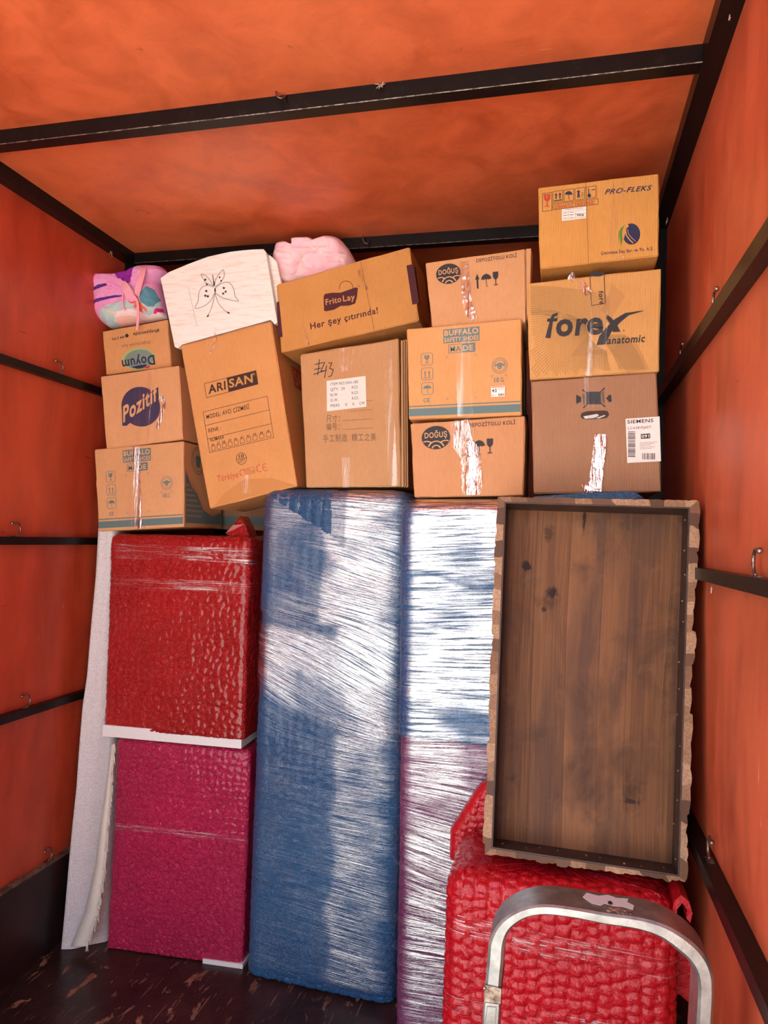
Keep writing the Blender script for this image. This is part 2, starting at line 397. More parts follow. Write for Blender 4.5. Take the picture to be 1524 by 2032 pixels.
# ------------------------------------------------------------------ the truck body
XL, XR, ZC, YB, YF = -1.992, 0.375, 3.00, 3.95, 0.12
T = 0.06
struct('floor', *box_vf(XL - T, XR + T, YF - 0.05, YB + T, -0.06, 0.0), M_floor)
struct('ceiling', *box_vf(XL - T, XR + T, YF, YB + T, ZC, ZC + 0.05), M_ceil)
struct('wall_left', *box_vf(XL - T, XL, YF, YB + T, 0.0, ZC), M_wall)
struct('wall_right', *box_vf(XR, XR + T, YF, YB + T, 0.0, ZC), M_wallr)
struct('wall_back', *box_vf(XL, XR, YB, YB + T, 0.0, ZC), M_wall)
struct('ground', *box_vf(-26, 26, -34, 10, -1.16, -1.1), M_yard)
def skirt(name, x0, x1, xin):
    o = struct(name, *box_vf(x0, x1, YF, YB, 0.0, 0.352), M_skirt)
    V = []; F = []
    n = 90
    for i in range(n + 1):
        y = YF + (YB - YF) * i / n; a = 0.002 * math.sin(i * 1.7) + 0.0015 * random.random()
        V += [(x0, y, 0.352), (x1, y, 0.352), (x1 + (xin * (0.001 + a)), y, 0.352 + 0.002), (x1 + xin * 0.002, y, 0.366 + a), (x0, y, 0.366 + a)]
    V = [(min(max(p[0], XL), XR), p[1], p[2]) for p in V]
    for i in range(n):
        for j in range(5):
            F.append((i * 5 + j, i * 5 + (j + 1) % 5, (i + 1) * 5 + (j + 1) % 5, (i + 1) * 5 + j))
    e = mesh_obj('worn_top_edge', V, F, M_rawedge, parent=o); return o
skirt('baseboard_left', XL, XL + 0.022, 1)
skirt('baseboard_right', XR, XR - 0.022, -1)
tn = [0]
def trim(x0, x1, y0, y1, z0, z1, edge=None):
    tn[0] += 1
    o = struct('trim_%d' % tn[0], *box_vf(x0, x1, y0, y1, z0, z1), M_steel)
    if edge is not None:
        mesh_obj('worn_edge', *edge, M_edge, parent=o)
    return o
s = 0.052
# long corner tubes under the ceiling
trim(XL, XL + 0.048, YF, YB, ZC - 0.048, ZC)
trim(XR - s, XR, YF, YB, ZC - s, ZC)
# cross tubes
for y in (0.92, 1.905, 2.895):
    e = tube_vf([(XL + 0.05, y, ZC - 0.0475), (XR - s, y, ZC - 0.0475)], 0.0018, 5)
    trim(XL + 0.048, XR - s, y, y + 0.046, ZC - 0.048, ZC, e)
# corner posts
trim(XL, XL + 0.045, 2.895, 2.955, 0.37, ZC - 0.048)
trim(XR - 0.045, XR, 2.895, 2.955, 0.37, ZC - 0.052)
trim(XL, XL + 0.05, YB - 0.05, YB, 0.37, ZC - 0.048); trim(XR - 0.05, XR, YB - 0.05, YB, 0.37, ZC - 0.052)
# wall rails
for z in (2.305, 1.648, 0.99):
    trim(XL, XL + 0.030, YF, 2.895, z, z + 0.030)
    trim(XL, XL + 0.030, 2.955, YB - 0.05, z, z + 0.030)
for z, h, d in ((2.265, 0.040, 0.034), (1.640, 0.030, 0.030), (0.96, 0.034, 0.036)):
    trim(XR - d, XR, YF, 2.895, z, z + h); trim(XR - d, XR, 2.955, YB - 0.05, z, z + h)

# ------------------------------------------------------------------ hooks and string
def hook(px, py, wall, label, size=0.024):
    if wall == 'L': X = XL + 0.015
    else: X = XR - 0.017
    p = atX(px, py, X)
    zr = {'L': (2.335, 1.678, 1.020, 0.366), 'R': (2.305, 1.670, 0.994, 0.366)}[wall]
    z0 = min(zr, key=lambda q: abs(q - p[2])); y0 = p[1]
    base = np.array([X, y0, z0])
    pts = []
    pts.append(base + (0, 0, 0.003))
    for i in range(13):
        a = math.radians(-80 + 190 * i / 12)
        pts.append(base + np.array([0, size * 0.85 * math.cos(a), size * (1.0 + math.sin(a))]) + (0, 0, 0.004))
    pts.append(pts[-1] + np.array([0, -size * 0.7, -0.001]))
    t = thing('rope_hook', label, 'hook', base, 'steel rope hooks welded to the frame')
    mesh_obj('curl', *tube_vf(pts, 0.0036, 8), M_hook, parent=t, smooth=True)
    mesh_obj('ball_tip', *ball_vf(pts[-1], 0.0062), M_hook, parent=t, smooth=True)
    mesh_obj('weld_plate', *box_vf(X - 0.008, X + 0.008, y0 - 0.018, y0 + 0.012, z0, z0 + 0.003), M_hook, parent=t)
hook(118, 740, 'L', 'curled steel hook on the highest rail of the left wall')
hook(32, 1068, 'L', 'curled steel hook on the eye level rail of the left wall')
hook(52, 1404, 'L', 'curled steel hook on the lowest rail of the left wall')
hook(96, 1712, 'L', 'bent steel hook just above the dark skirting board on the left')
hook(1418, 596, 'R', 'curled steel hook on the sloping right rail, the nearer of its two')
hook(1352, 700, 'R', 'curled steel hook on the sloping right rail, beside the stacked cartons')
hook(1500, 1146, 'R', 'large ball tipped hook on the right wall rail beside the wooden tray top')
hook(1408, 1700, 'R', 'steel hook on the lowest right rail, beside the red wrapped armchair')
def beam_hook(px, py, Y, label):
    p = atY(px, py, Y); b = np.array([p[0], Y - 0.002, p[2]])
    t = thing('rope_hook', label, 'hook', b, 'steel rope hooks welded to the frame')
    pts = [b + np.array(q) for q in ((0.012, 0.0, -0.002), (0.013, -0.012, -0.014), (0.006, -0.02, -0.022), (-0.004, -0.02, -0.018), (-0.010, -0.018, -0.006), (-0.012, -0.018, 0.010), (-0.013, -0.016, 0.022))]
    mesh_obj('curl', *tube_vf(pts, 0.003, 8), M_hook, parent=t, smooth=True)
    mesh_obj('ball_tip', *ball_vf(pts[-1], 0.0045), M_hook, parent=t, smooth=True)
beam_hook(560, 190, 1.905, 'open steel hook on the front roof beam, left of its middle')
beam_hook(728, 478, 2.895, 'open steel hook on the rear roof beam above the snack carton')
def frayed(px, py, mode, label, n=7, size=0.02, mat=None):
    p = {'Y1': lambda: atY(px, py, 1.900), 'XL': lambda: atX(px, py, XL + 0.047), 'XR': lambda: atX(px, py, XR - 0.053), 'Xr': lambda: atX(px, py, XR - 0.032)}[mode]()
    parts = []
    rnd = random.Random(int(px))
    for i in range(n):
        d = np.array([rnd.uniform(-1, 1), rnd.uniform(-1, 0.2), rnd.uniform(-1.1, 0.5)]) * size
        if mode == 'XL': d[0] = abs(d[0]) * 0.3
        if mode in ('XR', 'Xr'): d[0] = -abs(d[0]) * 0.3
        if mode == 'Y1': d[1] = -abs(d[1])
        parts.append(tube_vf([p, p + d * 0.5 + np.array([0, 0, 0.004]), p + d], [0.0016, 0.0013, 0.0006], 5))
    o = mesh_obj('frayed_string', *join_vf(parts), mat or M_string, smooth=True)
    tag(o, label, 'string', 'frayed string ends on the steel frame')
frayed(221, 502, 'XL', 'frayed white string end on the left roof corner tube')
frayed(1325, 436, 'XR', 'frayed white string end in the right rear roof corner')
frayed(1448, 40, 'XR', 'knot of string and tape high on the right roof tube', 8, 0.012)
frayed(757, 172, 'Y1', 'scrap of brown string tied to the front roof beam', 9, 0.018)
frayed(1412, 1168, 'Xr', 'torn shiny tape scrap under the right wall rail', 8, 0.012, M_scrap)

# ------------------------------------------------------------------ wrapped bundles
def hull(cx, y0, w, d, z0, z1, r=0.045, rt=0.04, step=0.006, off=0.0, disp=None, yaw=0.0, roll=0.0, cap=True, sides=None, seed=0, taper=0.0, rb=0.02, lean=0.0):
    """Rounded block whose front face lies at y0. Returns V, F, UV (UV = arc length, height, metres)."""
    hw = w / 2
    P = []; N = []
    def seg(a, b, n, st):
        L = math.hypot(b[0] - a[0], b[1] - a[1]); m = max(2, int(L / st))
        for i in range(m):
            t = i / m; P.append((a[0] + (b[0] - a[0]) * t, a[1] + (b[1] - a[1]) * t)); N.append(n)
    def arc(c, a0, a1):
        m = max(6, int(r * math.pi / 2 / step))
        for i in range(m):
            a = math.radians(a0 + (a1 - a0) * i / m); P.append((c[0] + r * math.cos(a), c[1] + r * math.sin(a))); N.append((math.cos(a), math.sin(a)))
    # start at back centre, go left side, front, right side
    seg((0, d), (-hw + r, d), (0, 1), step * 6); arc((-hw + r, d - r), 90, 180)
    seg((-hw, d - r), (-hw, r), (-1, 0), step * 1.5); arc((-hw + r, r), 180, 270)
    seg((-hw + r, 0), (hw - r, 0), (0, -1), step); arc((hw - r, r), 270, 360)
    seg((hw, r), (hw, d - r), (1, 0), step * 1.5); arc((hw - r, d - r), 0, 90)
    seg((hw - r, d), (0, d), (0, 1), step * 6)
    P = np.array(P); N = np.array(N); n = len(P)
    ds = np.sqrt(((np.roll(P, -1, 0) - P) ** 2).sum(1)); sarc = np.concatenate([[0], np.cumsum(ds)[:-1]])
    sarc -= sarc[np.argmin(np.abs(P[:, 0]) + 10 * P[:, 1])]
    rows = []
    mb = 5
    for i in range(mb): a = math.pi / 2 * i / mb; rows.append((z0 + rb * (1 - math.sin(a)), rb * (1 - math.cos(a)) if False else rb * (1 - math.sin(a)) * 0.6, 1.0, 0.0))
    rows = rows[:1] if rb < 0.001 else sorted(rows)
    rows = [(z0 + rb * (1 - math.cos(a)), rb * (1 - math.sin(a)), 1.0, -math.cos(a)) for a in [math.pi / 2 * i / mb for i in range(mb)]]
    zt = z1 - rt; m = max(3, int((zt - z0 - rb) / step))
    rows += [(z0 + rb + (zt - z0 - rb) * i / m, 0.0, 1.0, 0.0) for i in range(m)]
    if cap:
        mt = max(5, int(rt * 1.57 / step))
        rows += [(zt + rt * math.sin(a), rt * (1 - math.cos(a)), 1.0, math.sin(a)) for a in [math.pi / 2 * i / mt for i in range(mt + 1)]]
        rows += [(z1, rt, sc, 1.0) for sc in (0.96, 0.9, 0.8, 0.65, 0.45, 0.25, 0.08)]
    else:
        rows += [(zt, 0, 1, 0)]
    V = []; UV = []; C = np.array([0, d / 2]); vv = 0
    prev = None
    for (z, ins, sc, nz) in rows:
        xy = P - N * ins
        tp = 1 - taper * (z - z0) / (z1 - z0)
        xy = C + (xy - C) * sc; xy = xy * np.array([tp, 1.0])
        nh = math.sqrt(max(0, 1 - nz * nz)); nrm = np.concatenate([N * nh, np.full((n, 1), nz)], 1)
        if prev is not None: vv += abs(z - prev[0]) + abs(ins - prev[1]) + (prev[2] - sc) * 0.5 * min(w, d)
        prev = (z, ins, sc)
        dsp = np.full(n, off)
        zz = np.full(n, z0 + vv)
        if disp is not None: dsp = dsp + disp(sarc, zz, xy[:, 0]) * (1.0 if sc == 1.0 else sc)
        p3 = np.concatenate([xy, np.full((n, 1), z)], 1) + nrm * dsp[:, None]
        V.append(p3); UV.append(np.stack([sarc, zz], 1))
    V = np.concatenate(V); UV = np.concatenate(UV)
    R = len(rows); F = []
    idx = np.arange(n); nx = (idx + 1) % n
    for i in range(R - 1):
        a = i * n
        F.append(np.stack([a + idx, a + nx, a + n + nx, a + n + idx], 1))
    F = np.concatenate(F).tolist()
    if cap: F.append(list(range((R - 1) * n, R * n)))
    F.append(list(range(n))[::-1])
    # lean back, roll about Y at base, yaw about Z, translate
    V[:, 1] += lean * (V[:, 2] - z0)
    c, s_ = math.cos(roll), math.sin(roll); x = V[:, 0].copy(); z = V[:, 2] - z0
    V[:, 0] = x * c + z * s_; V[:, 2] = z0 - x * s_ + z * c
    c, s_ = math.cos(yaw), math.sin(yaw); x = V[:, 0].copy(); y = V[:, 1].copy()
    V[:, 0] = x * c - y * s_ + cx; V[:, 1] = x * s_ + y * c + y0
    return V, F, UV

def d_crinkle(cell, amp, seed, wr=1.0, edge=None):
    def f(s, z, x):
        wx = s + 0.006 * (fbm(s * 30, z * 30, seed) - 0.5); wz = z + 0.006 * (fbm(s * 30, z * 30, seed + 3) - 0.5)
        f1, f2 = worley(wx / cell, wz / cell, seed)
        q = np.clip((f2 - f1) * 2.2, 0, 1) ** 0.6
        q = q + 0.8 * (fbm(s * 14, z * 14, seed + 9, 3) - 0.5) * 2 * wr
        q = q + 0.5 * wr * ridge(s * 22 + z * 8, z * 18, seed + 2, 3)
        dg = ridge(s * 5 + z * 13, z * 5 - s * 2, seed + 40, 3); q = q + 1.3 * wr * np.clip((z - 1.38) * 6, 0, 1) * dg
        return q * amp + 0.008 * (fbm(s * 2.3, z * 2.3, seed + 21, 2) - 0.5)
    return f
def d_quilt(colw, rowh, amp, seed, jit=0.35):
    """columns of puffed pillows with pinched seams"""
    def f(s, z, x):
        sx = (s + 0.005 * (vnoise(z * 14, s * 3, seed) - 0.5)) / colw; c = np.floor(sx)
        ph = hsh(c, c * 0, seed) * 1.0
        zz = z / rowh + ph + 0.25 * (vnoise(z * 20, c, seed + 4) - 0.5)
        fx = sx - c; fz = zz - np.floor(zz)
        f1, f2 = worley(sx * 1.0, zz * 1.0, seed + 7, jit)
        q = np.clip((f2 - f1) * 2.0, 0, 1) ** 0.55
        seam = np.clip(np.minimum(fx, 1 - fx) * 7, 0, 1) ** 0.5
        fine = fbm(s * 60, z * 60, seed + 1, 3) - 0.5
        return amp * (0.75 * q * (0.5 + 0.5 * seam) + 0.25 * seam + 0.28 * fine) + 0.007 * (fbm(s * 2.6, z * 2.6, seed + 21, 2) - 0.5)
    return f

def d_puff(colw, rowh, amp, seed):
    """crocodile-like rows of domed cells, each ringed by a sharp groove and dented in the middle"""
    def f(s, z, x):
        wx = s + 0.004 * (vnoise(s * 40, z * 40, seed) - 0.5); c = np.floor(wx / colw)
        zz = z / rowh + 0.5 * (np.mod(c, 2)) + 0.5 * hsh(c, c * 0, seed)
        f1, f2 = worley(wx / colw, zz, seed + 7, 0.42)
        dome = np.clip((f2 - f1) * 1.7, 0, 1) ** 0.5
        dent = np.exp(-(f1 / 0.20) ** 2) * (hsh(np.floor(wx / colw), np.floor(zz), seed + 2) - 0.2)
        cr = np.abs(vnoise(s * 75 + 0.6 * vnoise(z * 60, s * 60, 3), z * 75, seed + 5) - 0.5) * 2
        return amp * (dome - 0.35 * dent - 0.12 * (1 - cr) ** 3 + 0.08 * fbm(s * 90, z * 90, seed, 2)) + 0.009 * (fbm(s * 2.6, z * 2.6, seed + 21, 2) - 0.5)
    return f
# red wrapped drawer unit standing on the magenta one
tz0 = 0.862
t = thing('wrapped_cabinet', 'white cabinet in crinkled bright red bubble wrap with its white base edge bare', 'cabinet', (-1.506, 2.8, tz0))
mesh_obj('bubble_wrap', *hull(-1.510, 2.655, 0.622, 0.50, tz0 + 0.035, 1.700, r=0.02, rt=0.028, step=0.0055, disp=d_crinkle(0.030, 0.0026, 11, 1.2), yaw=0.02, roll=-0.012, rb=0.006)[:2], M_red, parent=t, smooth=True)
V, F = box_vf(-0.306, 0.300, 0, 0.46, 0, 0.047)
V = [(-1.510 + x * math.cos(0.06) - y * math.sin(0.06), 2.655 + x * math.sin(0.06) + y * math.cos(0.06), tz0 + z) for x, y, z in V]
mesh_obj('cabinet_base', V, F, M_white, parent=t)
# loose gathered corner of the red wrap
pk = [atY(*q) for q in ((448, 1058, 2.70), (462, 1042, 2.70), (476, 1024, 2.74), (486, 1040, 2.71), (494, 1062, 2.70), (492, 1090, 2.70))]
V = []; F = []
for i, p in enumerate(pk):
    V += [p + np.array([0, -0.012, 0]), p + np.array([0, 0.10, -0.002 * i])]
for i in range(len(pk) - 1): F.append((2 * i, 2 * i + 2, 2 * i + 3, 2 * i + 1))
V2, F2 = prism_vf(pk, (0, 0.08, 0))
mesh_obj('gathered_corner', V2, F2, M_red, parent=t)
# magenta one
t = thing('wrapped_cabinet', 'white cabinet in magenta pink bubble wrap standing on the floor', 'cabinet', (-1.47, 2.9, 0.0))
mesh_obj('bubble_wrap', *hull(-1.472, 2.675, 0.585, 0.50, 0.006, 0.852, r=0.02, rt=0.02, step=0.0055, disp=d_crinkle(0.028, 0.0022, 31, 0.9), yaw=0.07, rb=0.005)[:2], M_pink, parent=t, smooth=True)
V, F = box_vf(0.13, 0.298, -0.006, 0.47, 0.0, 0.018)
V = [(-1.472 + x * math.cos(0.07) - y * math.sin(0.07), 2.675 + x * math.sin(0.07) + y * math.cos(0.07), z) for x, y, z in V]
mesh_obj('cabinet_base', V, F, M_white, parent=t)

# tall blue fridge, centre
def film_uv(UV, mode):
    s_ = UV[:, 0].copy(); z = UV[:, 1].copy()
    if mode == 1:
        a = 0.06 + 0.40 * np.exp(-((z - 1.18) / 0.22) ** 2) + 0.05 * np.sin(z * 5) + 0.16 * np.exp(-((z - 1.62) / 0.1) ** 2)
        z = z + a * s_
    else:
        a = -0.03 + 0.03 * np.sin(z * 7) + 0.28 * np.exp(-((z - 0.80) / 0.22) ** 2) - 0.10 * np.exp(-((z - 1.13) / 0.08) ** 2)
        z = z + a * s_
    return np.stack([s_, z], 1)
t = thing('wrapped_fridge', 'tall narrow fridge in blue bubble wrap and stretch film, middle of the load', 'fridge', (-0.862, 2.95, 0.0))
FR1 = dict(cx=-0.850, y0=2.640, w=0.600, d=0.60, yaw=-0.03)
def d_blue(s, z, x):
    base = d_quilt(0.045, 0.040, 0.0042, 51)(s, z, x)
    groove = np.exp(-((s + 0.165) / 0.008) ** 2) * (z < 1.0) * 0.006
    pad = 0.009 / (1 + np.exp(-(z - 1.42) * 260)) * 0.9
    fold = 0.0045 / (1 + np.exp(-np.clip((z - (1.727 - 0.56 * np.minimum(s, 0)) - 9 * (s > 0)) * 500, -50, 50)))
    return base * (0.55 + 0.45 * (z < 1.05)) - groove + pad + fold
mesh_obj('bubble_wrap', *hull(**FR1, z0=0.008, z1=1.890, r=0.055, rt=0.045, step=0.006, disp=d_blue, rb=0.01)[:2], M_blue, parent=t, smooth=True)
V, F, UV = hull(**FR1, z0=0.035, z1=1.892, r=0.055, rt=0.045, step=0.012, off=0.0125, disp=lambda s, z, x: 0.0015 * fbm(s * 3, z * 40, 3, 3))
def sm(x, a, b): return 1 / (1 + np.exp(-(x - a) / b))
s_, z_ = UV[:, 0], UV[:, 1]
lay = 0.10 + 0.95 * sm(s_ + 0.03 * (vnoise(z_ * 9, s_ * 0, 2) - 0.5) * 2, np.where(z_ > 1.4, -0.045, 0.045), 0.006) * (0.50 + 0.5 * sm(z_, 0.95, 0.05)) * (1 - 0.8 * sm(s_, 0.235, 0.008))  # bright reflection on the right half is drawn in as denser film
zb_ = z_ + 0.42 * (s_ + 0.3)
lay = np.maximum(lay, 0.9 * sm(zb_, 1.16, 0.02) * (1 - sm(zb_ - 0.3 * (s_ + .3), 1.39, 0.008)) * (1 - 0.7 * sm(s_, 0.235, 0.01)))  # diagonal highlight band drawn in the same way
lay = np.maximum(lay, 0.30 * sm(z_, 1.39, 0.01)) * (0.75 + 0.5 * vnoise(s_ * 4, z_ * 8, 9)); lay = np.clip(lay * (1 - 0.6 * sm(z_ + 0.9 * s_, 1.74, 0.006) * (s_ < 0.05)), 0, 1)
mesh_obj('stretch_film', V, F[:-1], M_film, parent=t, smooth=True, uv=film_uv(UV, 1), attr=lay)
# big fridge on the right, blue above and plum below
FR2 = dict(cx=-0.120, y0=2.200, w=0.660, d=0.66, roll=-0.020, yaw=0.0)
t = thing('wrapped_fridge', 'wide fridge in blue over plum bubble wrap and stretch film behind the wooden tray top', 'fridge', (-0.12, 2.55, 0.0))
mesh_obj('plum_bubble_wrap', *hull(**FR2, z0=0.015, z1=1.20, r=0.05, rt=0.03, step=0.006, disp=d_quilt(0.045, 0.05, 0.0034, 71), rb=0.01)[:2], M_purp, parent=t, smooth=True)
V, F, UV = hull(**{**FR2, 'roll': FR2['roll'], 'cx': FR2['cx'] - 1.10 * 0.02}, z0=1.115, z1=1.830, r=0.05, rt=0.035, step=0.006, off=0.006, disp=d_quilt(0.05, 0.05, 0.0034, 72), rb=0.004)
rowb = (V[:, 2] < 1.135)
V[:, 2] += np.where(rowb, 0.010 * (vnoise(V[:, 0] * 30, V[:, 1] * 30, 5) - 0.5), 0)
mesh_obj('blue_bubble_wrap', V, F, M_blue, parent=t, smooth=True)
V, F, UV = hull(**FR2, z0=0.02, z1=1.834, r=0.05, rt=0.04, step=0.012, off=0.0185, disp=lambda s, z, x: 0.003 * fbm(s * 3, z * 22, 13, 3))
s_, z_ = UV[:, 0], UV[:, 1]
lay = np.where(z_ > 1.25, 0.95, 0.55) * sm(s_, -0.285 + 0.01 * (vnoise(z_ * 12, s_ * 0, 4) - 0.5), 0.005) + 0.12  # upper film made denser to draw in its broad white reflections
hole_ = np.exp(-(((s_ + 0.12) / 0.10) ** 2 + ((z_ - 1.20 + 0.12 * (s_ + .12)) / 0.045) ** 2) ** 3); lay = lay * (1 - 0.9 * hole_)
lay = lay * (1 - 0.8 * np.exp(-((z_ - 1.62 - 0.02 * np.sin(s_ * 20)) / 0.012) ** 4)) * (1 - 0.6 * np.exp(-((z_ - 1.05) / 0.06) ** 4) * (vnoise(s_ * 9, z_ * 9, 3) > 0.45))  # blue gaps between the flat reflections drawn as thinner film
mesh_obj('stretch_film', V, F[:-1], M_film2, parent=t, smooth=True, uv=film_uv(UV, 2), attr=np.clip(lay, 0, 1))

pl = [atY(*q, 2.185) for q in ((1060, 985), (1150, 979), (1245, 974.5), (1262, 978), (1278, 988), (1240, 992), (1060, 992))]
mesh_obj('loose_corner', *prism_vf(pl, (0, 0.035, 0)), M_blue, parent=t)
# red armchair-like bundle, front right
t = thing('wrapped_armchair', 'armchair in shiny red quilted bubble wrap under the leaning wooden tray top', 'armchair', (0.02, 1.98, 0.0))
mesh_obj('bubble_wrap', *hull(0.019, 1.835, 0.548, 0.320, 0.01, 0.876, r=0.045, rt=0.05, step=0.005, disp=d_puff(0.033, 0.028, 0.0095, 91), rb=0.01)[:2], M_redbig, parent=t, smooth=True)
# rear part that rises behind the tray top
out = [(-0.300, 0.80), (-0.296, 0.85), (-0.272, 0.90), (-0.235, 0.965), (-0.212, 1.00), (-0.185, 1.022), (-0.12, 1.03), (0.02, 1.03), (0.02, 0.80)]
nU, nV = 120, 60
V = []; F = []
xs = np.linspace(-0.300, 0.02, nU); zs = np.linspace(0.78, 1.03, nV)
def xl(z): return np.interp(z, [0.78, 0.86, 0.90, 0.965, 1.0, 1.022, 1.035], [-0.296, -0.296, -0.272, -0.235, -0.212, -0.185, -0.11])
dq = d_puff(0.030, 0.020, 0.006, 95)
for j in range(nV):
    z = zs[j]; x0_ = xl(z)
    for i in range(nU):
        u = i / (nU - 1); x = x0_ + (0.02 - x0_) * u
        e = min((x - x0_) / 0.03, 1.0, (1.035 - z) / 0.02 + 0.02); e = max(e, 0)
        y = 2.135 + 0.03 * (1 - math.sqrt(1 - (1 - e) ** 2)) - float(dq(np.array([x]), np.array([z]), None)[0]) * e
        V.append((x, y, z))
nf = len(V)
V += [(x, 2.176, z) for (x, y, z) in V[:nf]]
for j in range(nV - 1):
    for i in range(nU - 1):
        a = j * nU + i; F.append((a, a + 1, a + nU + 1, a + nU)); F.append((a + nf, a + nU + nf, a + nU + 1 + nf, a + 1 + nf))
for j in range(nV - 1):
    a = j * nU; F.append((a, a + nU, a + nU + nf, a + nf)); b = a + nU - 1; F.append((b, b + nf, b + nU + nf, b + nU))
for i in range(nU - 1):
    a = (nV - 1) * nU + i; F.append((a, a + 1, a + 1 + nf, a + nf)); F.append((i, i + nf, i + 1 + nf, i + 1))
mesh_obj('raised_back', V, F, M_redbig, parent=t, smooth=True)
# folded, hollow roll of wrap on the right, and a hanging flap
pl = [atY(*q) for q in ((1338, 1788, 1.86), (1352, 1776, 1.86), (1368, 1790, 1.86), (1374, 1812, 1.86), (1370, 1832, 1.86), (1362, 1822, 1.86), (1364, 1806, 1.86), (1354, 1792, 1.86), (1344, 1804, 1.86), (1340, 1830, 1.86), (1330, 1830, 1.86))]
mesh_obj('loose_fold', *prism_vf(pl, (0, 0.12, 0)), M_redbig, parent=t)
pl = [atY(*q) for q in ((1336, 1835, 1.93), (1350, 1860, 1.93), (1372, 1880, 1.93), (1376, 1975, 1.93), (1368, 1990, 1.93), (1350, 1975, 1.93), (1338, 1968, 1.93))]
mesh_obj('hanging_flap', *prism_vf(pl, (0, 0.025, 0)), M_redbig, parent=t)
# thin film bands round it
def band(t, cx, y0, w, d, zc, h, r, off, slope, mat, yaw=0.0):
    V, F, UV = hull(cx, y0, w, d, zc - h / 2, zc + h / 2, r=r, rt=0.0001, step=0.012, off=off, cap=False, rb=0.001, yaw=yaw)
    V[:, 2] += slope * (V[:, 0] - cx) - 0.05 * np.abs(V[:, 0] - cx) * 0
    uv = UV.copy(); mesh_obj('film_band', V, F[:-1], mat, parent=t, smooth=True, uv=uv)
band(t, 0.019, 1.835, 0.548, 0.320, 0.745, 0.055, 0.045, 0.0075, -0.04, M_film_thin)
band(t, 0.019, 1.835, 0.548, 0.320, 0.57, 0.03, 0.045, 0.0075, 0.02, M_film_thin)
for (cx, y0, w_, z, h, nm, yw) in ((-1.510, 2.655, 0.622, 1.50, 0.045, 0, 0.02), (-1.510, 2.655, 0.622, 1.63, 0.06, 0, 0.02), (-1.472, 2.675, 0.585, 0.50, 0.03, 1, 0.07)):
    tt = [o for o in COL.objects if o.name.startswith('wrapped_cabinet') and o.type == 'EMPTY'][nm]
    band(tt, cx, y0, w_, 0.50, z, h, 0.02, 0.0065, 0.0, M_film_thin, yaw=yw)

# ------------------------------------------------------------------ white rolled carpet at the left wall
k = MT('white woven backing', (0.70, 0.66, 0.66, 1), 0.8, spec=0.2); v = k.obj()
wv = k.n('ShaderNodeTexWave', wave_type='BANDS', bands_direction='Z'); wv.inputs['Scale'].default_value = 55; wv.inputs['Distortion'].default_value = 1.0; k.l(k.obj(), wv.inputs['Vector'])
b1 = k.bump(wv.outputs['Fac'], 0.0012, 0.7, to=False); k.bump(k.noise(v, 5, 3), 0.02, 0.4, prev=b1)
k.base(k.ramp(k.noise(v, 200, 2), [(0.3, (0.60, 0.55, 0.56, 1)), (0.7, (0.80, 0.76, 0.76, 1))])); M_rug = k.m
M_fringe = flat_mat('cream carpet fringe', (0.78, 0.72, 0.62, 1), 0.9)
rug = thing('rolled_carpet', 'white carpet folded upright against the left wall, fringed edge showing', 'carpet', (-1.90, 2.7, 0.0))
nR = 60; V = []; F = []
prof = []
ys_l = [(1048, 195), (1150, 190), (1250, 181), (1340, 174), (1400, 165), (1480, 158), (1560, 152), (1640, 143), (1720, 135), (1800, 128), (1885, 120)]
for i in range(nR + 1):
    f_ = i / nR; py = 1048 + (1885 - 1048) * f_
    pxl = np.interp(py, [q[0] for q in ys_l], [q[1] for q in ys_l]); pyr = 1042 + (1866 - 1042) * f_; pxr = 226 - 14 * f_
    A = atY(pxl, py, 2.69 - 0.10 * f_); B = atY(pxr, pyr, 2.69 + 0.01 * f_)
    n = 16
    if i == nR: A[2] = B[2] = 0.002
    ring = []
    for j in range(n + 1):
        u = j / n; q = A + (B - A) * u; q = q.copy(); q[1] -= 0.012 * math.sin(u * math.pi) + 0.004 * math.sin(u * 9 + f_ * 5)
        ring.append(q)
    for j in range(n + 1):
        u = 1 - j / n; q = A + (B - A) * u; q = q.copy(); q[1] += 0.11; q[0] += 0.012 * (u - 0.5); q[0] = max(q[0], XL + 0.034)
        ring.append(q)
    V += ring
m = 34
for i in range(nR):
    for j in range(m): F.append((i * m + j, i * m + (j + 1) % m, (i + 1) * m + (j + 1) % m, (i + 1) * m + j))
F.append(tuple(range(m))); F.append(tuple(nR * m + j for j in range(m))[::-1])
mesh_obj('woven_backing', V, F, M_rug, parent=rug, smooth=True)
# fringed edge: folded flap and tassels
fe = [(225, 1478), (216, 1584), (210, 1640), (204, 1717), (187, 1813), (163, 1877)]
fr = []; V = []; F = []
N_ = 60
for i in range(N_ + 1):
    f_ = i / N_; py = 1478 + 400 * f_; px = np.interp(py, [q[1] for q in fe], [q[0] for q in fe]); wd = 4 + 19 * f_
    Y = 2.645 - 0.065 * f_
    a = atY(px - wd, py, Y); b = atY(px + 2 + 5 * f_, py, Y - 0.008)
    V += [a, b, b + (0, 0.012, 0), a + (0, 0.012, 0)]; fr.append((a, b))
for i in range(N_):
    for j in range(4): F.append((i * 4 + j, i * 4 + (j + 1) % 4, (i + 1) * 4 + (j + 1) % 4, (i + 1) * 4 + j))
mesh_obj('hem_strip', V, F, M_fringe, parent=rug, smooth=True)
parts = []
for i in range(N_):
    for q in range(5):
        a, b = fr[i]; f_ = i / N_
        p = b + np.array([random.uniform(-0.004, 0.002), -0.002, random.uniform(-0.006, 0.006)])
        e = p + np.array([random.uniform(0.0, 0.014), random.uniform(-0.012, 0.0), -random.uniform(0.018, 0.034)])
        if e[2] < 0.004: e[2] = 0.004
        parts.append(tube_vf([p, (p + e) / 2 + np.array([random.uniform(-0.003, 0.003), 0, 0]), e], [0.0022, 0.0020, 0.0012], 4))
